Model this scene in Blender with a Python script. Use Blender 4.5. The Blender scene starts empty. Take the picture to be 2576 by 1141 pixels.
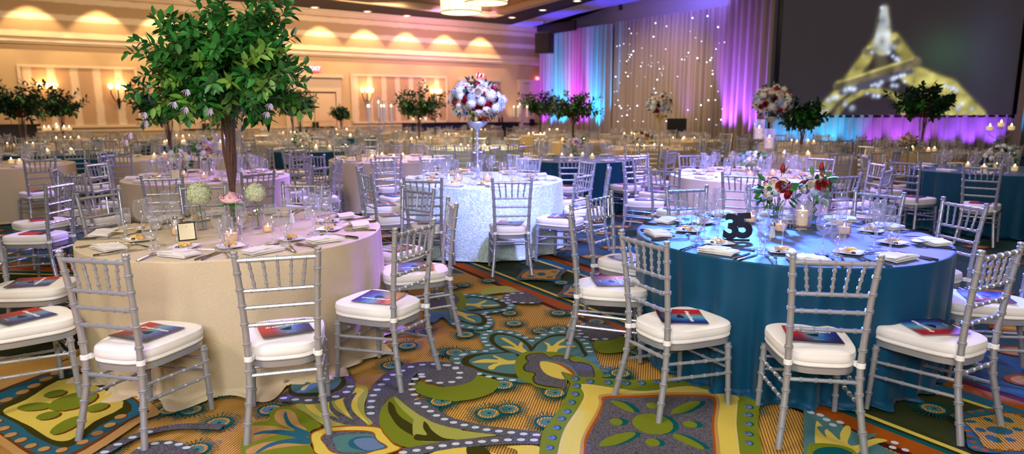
import bpy, bmesh, math, random, json
import numpy as np
from mathutils import Vector, Matrix
from mathutils.geometry import tessellate_polygon
PI=math.pi; R=math.radians
scn=bpy.context.scene; COL=scn.collection
random.seed(7); RND=random.Random(11)
def lin(c): return c/12.92 if c<=.04045 else ((c+.055)/1.055)**2.4
def rgb(r,g,b): return (lin(r/255),lin(g/255),lin(b/255),1)
# ---------------------------------------------------------------- materials
M={}
def mat(name,col,rough=.6,metal=0,emit=None,es=1,bump=None,vary=None,sheen=0,spec=None):
    m=bpy.data.materials.new(name);m.use_nodes=True;nt=m.node_tree;n=nt.nodes;l=nt.links;p=n['Principled BSDF']
    p.inputs['Base Color'].default_value=col;p.inputs['Roughness'].default_value=rough;p.inputs['Metallic'].default_value=metal
    if spec is not None:p.inputs['Specular IOR Level'].default_value=spec
    if sheen:p.inputs['Sheen Weight'].default_value=sheen;p.inputs['Sheen Roughness'].default_value=.4
    if emit:p.inputs['Emission Color'].default_value=emit;p.inputs['Emission Strength'].default_value=es
    if vary or bump:
        tc=n.new('ShaderNodeTexCoord')
    if vary: # (scale, dark factor, detail)
        nz=n.new('ShaderNodeTexNoise');nz.inputs['Scale'].default_value=vary[0];nz.inputs['Detail'].default_value=vary[2] if len(vary)>2 else 4
        l.new(tc.outputs['Object'],nz.inputs['Vector'])
        r=n.new('ShaderNodeValToRGB');r.color_ramp.elements[0].position=.35;r.color_ramp.elements[1].position=.65
        k=vary[1];r.color_ramp.elements[0].color=(col[0]*k,col[1]*k,col[2]*k,1);r.color_ramp.elements[1].color=col
        l.new(nz.outputs['Fac'],r.inputs['Fac']);l.new(r.outputs['Color'],p.inputs['Base Color'])
    if bump: # (scale,strength)
        nb=n.new('ShaderNodeTexNoise');nb.inputs['Scale'].default_value=bump[0];nb.inputs['Detail'].default_value=3
        l.new(tc.outputs['Object'],nb.inputs['Vector'])
        b=n.new('ShaderNodeBump');b.inputs['Strength'].default_value=bump[1];b.inputs['Distance'].default_value=.01
        l.new(nb.outputs['Fac'],b.inputs['Height']);l.new(b.outputs['Normal'],p.inputs['Normal'])
    M[name]=m;return m
mat('silver',rgb(176,181,192),.3,.55,bump=(900,.04))
mat('cushion',rgb(236,234,232),.85,bump=(300,.08),sheen=.2)
mat('strap',rgb(238,238,240),.7)
mat('tan_cloth',rgb(212,195,160),.5,bump=(420,.35),vary=(260,.8),sheen=.1)
mat('tan_cloth2',rgb(196,178,150),.6,bump=(420,.2),sheen=.1)
mat('teal_cloth',rgb(3,70,102),.5,bump=(500,.1),sheen=.12,spec=.25)
mat('ivory_cloth',rgb(214,200,184),.6,sheen=.1)
mat('gold_cloth',rgb(190,164,112),.55,sheen=.1)
mat('napkin',rgb(226,222,220),.8,bump=(600,.15))
mat('card',rgb(232,222,188),.7)
mat('ink',rgb(70,60,50),.7)
mat('porcelain',rgb(240,240,238),.15)
mat('cheese',rgb(236,202,110),.5,vary=(60,.8))
mat('bread',rgb(222,182,120),.7,vary=(80,.7))
mat('jam',rgb(70,16,22),.3)
mat('steel',rgb(190,188,185),.12,1)
mat('black',rgb(8,7,8),.45)
mat('grille',rgb(10,9,9),.6,bump=(200,.5))
mat('leaf',rgb(50,128,50),.42,vary=(9,.5))
mat('leaf_light',rgb(112,164,62),.45,vary=(9,.7))
mat('leaf_dark',rgb(24,70,40),.45,vary=(9,.5))
mat('twig',rgb(98,48,28),.6,bump=(120,.5),vary=(30,.55))
mat('stem_green',rgb(84,128,50),.5)
mat('violet_petal',rgb(198,180,216),.6)
mat('rose_pink',rgb(236,190,196),.55);mat('rose_red',rgb(150,10,22),.5);mat('rose_white',rgb(238,228,208),.6);mat('rose_dark',rgb(60,12,34),.5)
mat('hyd_cream',rgb(214,222,180),.7,vary=(40,.8));mat('hyd_blue',rgb(170,192,220),.7,vary=(40,.85));mat('hyd_white',rgb(226,232,224),.7)
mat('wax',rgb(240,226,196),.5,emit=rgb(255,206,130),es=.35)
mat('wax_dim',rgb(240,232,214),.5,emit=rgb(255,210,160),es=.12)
mat('flame',(1,.7,.3,1),.5,emit=(1,.62,.25,1),es=22)
mat('water_tint',rgb(190,210,225),.05)
mat('wall_paint',rgb(198,168,130),.8,bump=(60,.03))
mat('trim_paint',rgb(214,192,164),.6)
mat('door_paint',rgb(216,188,156),.5)
mat('fascia',rgb(196,188,186),.8)
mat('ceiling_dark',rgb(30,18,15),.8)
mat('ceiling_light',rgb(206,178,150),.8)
mat('lamp_glass',rgb(255,240,200),.4,emit=(1,.74,.34,1),es=2.2)
mat('lamp_diffuser',rgb(255,240,200),.4,emit=(1,.82,.42,1),es=2.8)
mat('lamp_trim',rgb(120,96,60),.4,.6)
mat('downlight',(1,.9,.7,1),.4,emit=(1,.88,.62,1),es=4)
mat('sconce_glow',(1,.8,.5,1),.4,emit=(1,.66,.26,1),es=7)
mat('bronze',rgb(58,32,20),.4,.5)
mat('exit_red',(.8,.1,.15,1),.4,emit=(1,.12,.2,1),es=1.8)
mat('exit_text',(1,.6,.6,1),.4,emit=(1,.5,.5,1),es=2.5)
mat('taupe_drape',rgb(176,158,140),.75,sheen=.3)
mat('star',(.7,.8,1,1),.4,emit=(.62,.74,1,1),es=3.5)
mat('stage_glow_blue',rgb(40,90,150),.6)
mat('dark_wood',rgb(42,20,14),.4)
mat('navy',rgb(28,30,84),.5)
mat('red_glass',rgb(150,20,16),.1,emit=(.5,.02,.01,1),es=.25)
mat('mirror',rgb(210,220,235),.03,1)
mat('sign_black',rgb(34,36,42),.25,.3)
mat('paper',rgb(235,235,235),.6);mat('print_white',rgb(250,250,250),.6);mat('print_red',rgb(206,40,44),.5);mat('print_dark',rgb(24,24,40),.5)
mat('skirt_white',rgb(225,222,220),.7)
for nm,c,v in [('teal',(84,132,136),.82),('deepteal',(0,92,100),.8),('yellow',(226,204,92),.9),('cream',(224,204,128),.9),('olive',(122,136,32),.88),
  ('white',(214,220,238),.92),('dark',(62,60,12),.75),('orange',(170,84,14),.85),('maroon',(84,30,16),.8),('lightgreen',(168,172,84),.88),('sand',(196,152,92),.85),
  ('blue',(42,104,128),.8),('lavender',(110,136,186),.8),('brown',(110,60,20),.8),('field_green',(56,66,34),.8),('field_teal',(56,92,96),.85),('deepgreen',(38,48,20),.8)]:
    mat('cp_'+nm,rgb(*[q*.88 for q in c]),.95,vary=(140,v,2),spec=.1)
mat('cp_grey',rgb(98,96,108),.95,vary=(150,.35,1),spec=.1)
def gold_rib():
    m=mat('cp_gold',rgb(204,158,72),.95,spec=.1);nt=m.node_tree;n=nt.nodes;l=nt.links
    tc=n.new('ShaderNodeTexCoord');mp=n.new('ShaderNodeMapping');mp.inputs['Rotation'].default_value=(0,0,R(12));w=n.new('ShaderNodeTexWave');w.inputs['Scale'].default_value=22;w.inputs['Distortion'].default_value=.6;w.inputs['Detail Scale'].default_value=6
    r=n.new('ShaderNodeValToRGB');r.color_ramp.elements[0].position=.2;r.color_ramp.elements[1].position=.42;r.color_ramp.elements[0].color=rgb(108,70,22);r.color_ramp.elements[1].color=rgb(190,150,78)
    l.new(tc.outputs['Object'],mp.inputs['Vector']);l.new(mp.outputs['Vector'],w.inputs['Vector']);l.new(w.outputs['Fac'],r.inputs['Fac']);l.new(r.outputs['Color'],n['Principled BSDF'].inputs['Base Color'])
gold_rib()
def lace():
    m=mat('lace_cloth',rgb(206,232,222),.7,sheen=.3);nt=m.node_tree;n=nt.nodes;l=nt.links;p=n['Principled BSDF']
    tc=n.new('ShaderNodeTexCoord');w=n.new('ShaderNodeTexNoise');w.inputs['Scale'].default_value=26;w.inputs['Distortion'].default_value=2.2;w.inputs['Detail'].default_value=1
    r=n.new('ShaderNodeValToRGB');e=r.color_ramp.elements;e[0].position=.42;e[1].position=.56;e[0].color=rgb(176,208,200);e[1].color=rgb(218,236,230)
    b=n.new('ShaderNodeBump');b.inputs['Strength'].default_value=.6;b.inputs['Distance'].default_value=.012
    l.new(tc.outputs['Object'],w.inputs['Vector']);l.new(w.outputs['Fac'],r.inputs['Fac']);l.new(r.outputs['Color'],p.inputs['Base Color']);l.new(w.outputs['Fac'],b.inputs['Height']);l.new(b.outputs['Normal'],p.inputs['Normal'])
lace()
def glassm(name,tint,edge,base):
    m=bpy.data.materials.new(name);m.use_nodes=True;nt=m.node_tree;n=nt.nodes;l=nt.links;n.remove(n['Principled BSDF'])
    t=n.new('ShaderNodeBsdfTransparent');t.inputs['Color'].default_value=tint;g=n.new('ShaderNodeBsdfGlossy');g.inputs['Roughness'].default_value=.05
    lw=n.new('ShaderNodeLayerWeight');lw.inputs['Blend'].default_value=.5;mr=n.new('ShaderNodeMapRange');mr.inputs['From Min'].default_value=.0;mr.inputs['From Max'].default_value=1;mr.inputs['To Min'].default_value=base;mr.inputs['To Max'].default_value=edge
    mx=n.new('ShaderNodeMixShader');pw=n.new('ShaderNodeMath');pw.operation='POWER';pw.inputs[1].default_value=2.2
    l.new(lw.outputs['Facing'],pw.inputs[0]);l.new(pw.outputs[0],mr.inputs['Value']);l.new(mr.outputs['Result'],mx.inputs['Fac']);l.new(t.outputs[0],mx.inputs[1]);df=n.new('ShaderNodeBsdfDiffuse');df.inputs['Color'].default_value=(.85,.88,.95,1);m2=n.new('ShaderNodeMixShader');m2.inputs['Fac'].default_value=.45;l.new(g.outputs[0],m2.inputs[1]);l.new(df.outputs[0],m2.inputs[2]);l.new(m2.outputs[0],mx.inputs[2]);l.new(mx.outputs[0],n['Material Output'].inputs['Surface'])  # pale diffuse mixed in to brighten the glass edges, standing in for highlights
    M[name]=m
glassm('glass',(.965,.97,.985,1),.95,.12);glassm('glass_thick',(.93,.94,.98,1),.9,.3);glassm('glass_votive',(.96,.9,.86,1),.6,.12);glassm('glass_vase',(.93,.93,.95,1),.8,.05)
def vcol(name,rough=.5,emit=0):
    m=bpy.data.materials.new(name);m.use_nodes=True;nt=m.node_tree;n=nt.nodes;l=nt.links;p=n['Principled BSDF'];a=n.new('ShaderNodeVertexColor');a.layer_name='Col';p.inputs['Roughness'].default_value=rough
    if emit:l.new(a.outputs['Color'],p.inputs['Emission Color']);p.inputs['Emission Strength'].default_value=emit;p.inputs['Base Color'].default_value=(.01,.01,.01,1);p.inputs['Roughness'].default_value=.9;p.inputs['Specular IOR Level'].default_value=.05
    else:l.new(a.outputs['Color'],p.inputs['Base Color'])
    M[name]=m
vcol('print',.3);vcol('screen_image',.9,.8)
def wallpaper(name,vert,c0,c1,sc):
    m=mat(name,c0,.75);nt=m.node_tree;n=nt.nodes;l=nt.links;p=n['Principled BSDF']
    tc=n.new('ShaderNodeTexCoord');sp=n.new('ShaderNodeSeparateXYZ');l.new(tc.outputs['Object'],sp.inputs[0])
    mu=n.new('ShaderNodeMath');mu.operation='MULTIPLY';mu.inputs[1].default_value=sc;l.new(sp.outputs['X' if vert else 'Z'],mu.inputs[0])
    si=n.new('ShaderNodeMath');si.operation='SINE';l.new(mu.outputs[0],si.inputs[0])
    v=n.new('ShaderNodeTexVoronoi');v.inputs['Scale'].default_value=4.2;l.new(tc.outputs['Object'],v.inputs['Vector'])
    ad=n.new('ShaderNodeMath');ad.operation='MULTIPLY_ADD';ad.inputs[1].default_value=-.35;l.new(v.outputs['Distance'],ad.inputs[0]);l.new(si.outputs[0],ad.inputs[2])
    r=n.new('ShaderNodeValToRGB');r.color_ramp.elements[0].position=.0;r.color_ramp.elements[1].position=.55;r.color_ramp.elements[0].color=c0;r.color_ramp.elements[1].color=c1
    l.new(ad.outputs[0],r.inputs['Fac']);l.new(r.outputs['Color'],p.inputs['Base Color'])
wallpaper('panel_paper',True,rgb(184,146,112),rgb(220,194,166),10.5)
wallpaper('frieze_paper',False,rgb(176,146,108),rgb(222,200,168),12.0)
# ---------------------------------------------------------------- mesh builder
class MB:
    def __init__(s): s.v=[];s.f=[];s.m=[];s.cur=0
    def add(s,vs,fs,T=None):
        o=len(s.v)
        if T is not None: vs=[tuple(T@Vector(v)) for v in vs]
        s.v+=vs;s.f+=[tuple(i+o for i in f) for f in fs];s.m+=[s.cur]*len(fs);return s
    def box(s,c,d,rz=0,T=None):
        x,y,z=d[0]/2,d[1]/2,d[2]/2;ca,sa=math.cos(rz),math.sin(rz)
        vs=[(c[0]+ca*a*x-sa*b*y,c[1]+sa*a*x+ca*b*y,c[2]+k*z) for k in(-1,1) for a,b in((-1,-1),(1,-1),(1,1),(-1,1))]
        return s.add(vs,[(3,2,1,0),(4,5,6,7),(0,1,5,4),(1,2,6,5),(2,3,7,6),(3,0,4,7)],T)
    def lathe(s,prof,n=16,c=(0,0,0),cap=False,T=None,sx=1,sy=1):
        vs=[(c[0]+r*sx*math.cos(2*PI*k/n),c[1]+r*sy*math.sin(2*PI*k/n),c[2]+z) for r,z in prof for k in range(n)]
        fs=[(i*n+k,i*n+(k+1)%n,(i+1)*n+(k+1)%n,(i+1)*n+k) for i in range(len(prof)-1) for k in range(n)]
        if cap: fs+=[tuple(range(n))[::-1],tuple((len(prof)-1)*n+k for k in range(n))]
        return s.add(vs,fs,T)
    def tube(s,pts,rad,n=8,cap=True,T=None):
        pts=[Vector(p) for p in pts];L=len(pts)
        if not hasattr(rad,'__len__'): rad=[rad]*L
        vs=[];up=Vector((0,0,1));pv=None
        for i,p in enumerate(pts):
            t=(pts[min(i+1,L-1)]-pts[max(i-1,0)]).normalized()
            if pv is None:
                a=up.cross(t)
                if a.length<.1:a=Vector((1,0,0)).cross(t)
                a.normalize()
            else:
                a=pv-t*pv.dot(t)
                a.normalize()
            pv=a;b=t.cross(a)
            vs+=[tuple(p+a*(rad[i]*math.cos(2*PI*k/n))+b*(rad[i]*math.sin(2*PI*k/n))) for k in range(n)]
        fs=[(i*n+k,i*n+(k+1)%n,(i+1)*n+(k+1)%n,(i+1)*n+k) for i in range(L-1) for k in range(n)]
        if cap: fs+=[tuple(range(n))[::-1],tuple((L-1)*n+k for k in range(n))]
        return s.add(vs,fs,T)
    def ringed(s,pts,r,rings,n=10,rr=1.36):
        """bamboo-style turned tube: double ridges at the given distances along the polyline"""
        pts=[Vector(p) for p in pts];d=[0]
        for a,b in zip(pts,pts[1:]): d.append(d[-1]+(b-a).length)
        def at(t):
            t=min(max(t,0),d[-1])
            for i in range(len(pts)-1):
                if t<=d[i+1]+1e-9: return pts[i].lerp(pts[i+1],(t-d[i])/(d[i+1]-d[i]))
        st=[(0,r[0] if hasattr(r,'__len__') else r),(d[-1],r[1] if hasattr(r,'__len__') else r)]
        R0,R1=st[0][1],st[1][1];ra=lambda t:R0+(R1-R0)*t/d[-1]
        ts=[(t,ra(t)) for t in d]
        h=max(.0055,R0*.42)
        for q in rings:
            for o,k in ((-h*1.25,1),(-h*.95,rr),(-h*.35,rr),(-h*.05,1.02),(h*.05,1.02),(h*.35,rr),(h*.95,rr),(h*1.25,1)):
                ts.append((q+o,ra(q)*k))
        ts=sorted(set((round(a,5),b) for a,b in ts if 0<=a<=d[-1]+1e-6))
        return s.tube([at(a) for a,b in ts],[b for a,b in ts],n)
    def mesh(s,name,mats,smooth=True):
        me=bpy.data.meshes.new(name);me.from_pydata(s.v,[],s.f)
        for m in (mats if isinstance(mats,(list,tuple)) else [mats]): me.materials.append(M[m])
        me.polygons.foreach_set('material_index',s.m)
        if smooth: me.polygons.foreach_set('use_smooth',[True]*len(s.f))
        me.update();return me
    def build(s,name,mats,parent=None,smooth=True,auto=40):
        me=s.mesh(name,mats,smooth)
        if smooth and auto: me.set_sharp_from_angle(angle=R(auto))
        return link(name,me,parent)
def link(name,me,parent=None):
    o=bpy.data.objects.new(name,me);COL.objects.link(o)
    if parent: o.parent=parent
    return o
def tag(o,label,cat,group=None,kind=None):
    if label:o['label']=label
    if cat:o['category']=cat
    if group:o['group']=group
    if kind:o['kind']=kind
    return o
def empty(name,loc,rz=0,label=None,cat=None,group=None):
    o=bpy.data.objects.new(name,None);o.empty_display_size=.05;COL.objects.link(o);o.location=loc;o.rotation_euler=(0,0,rz)
    return tag(o,label,cat,group)
KIDS={}
def ctree(o,loc,rz,label,group=None,parent=None,scale=None):
    c=o.copy();COL.objects.link(c)
    if parent: c.parent=parent
    else:
        c.location=loc;c.rotation_euler=(0,0,rz);c['label']=label
        if group:c['group']=group
        if scale:c.scale=(scale,)*3
    for ch in KIDS.setdefault(o.name,list(o.children)): ctree(ch,None,None,None,parent=c)
    return c
class Proto:
    """first placement moves the source itself, later ones copy it"""
    def __init__(s,o): s.o=o;s.used=False
    def put(s,loc,rz,label,group=None,scale=None):
        if not s.used:
            s.used=True;o=s.o;o.location=loc;o.rotation_euler=(0,0,rz);o['label']=label
            if group:o['group']=group
            if scale:o.scale=(scale,)*3
            KIDS[o.name]=list(o.children);return o
        return ctree(s.o,loc,rz,label,group,scale=scale)
def smoothpoly(p,k=4):
    n=len(p);o=[]
    for i in range(n):
        a,b,c,d=p[i-1],p[i],p[(i+1)%n],p[(i+2)%n]
        for j in range(k):
            t=j/k;t2=t*t;t3=t2*t
            o.append(tuple(.5*(2*b[q]+(c[q]-a[q])*t+(2*a[q]-5*b[q]+4*c[q]-d[q])*t2+(3*b[q]-a[q]-3*c[q]+d[q])*t3) for q in (0,1)))
    return o
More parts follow.
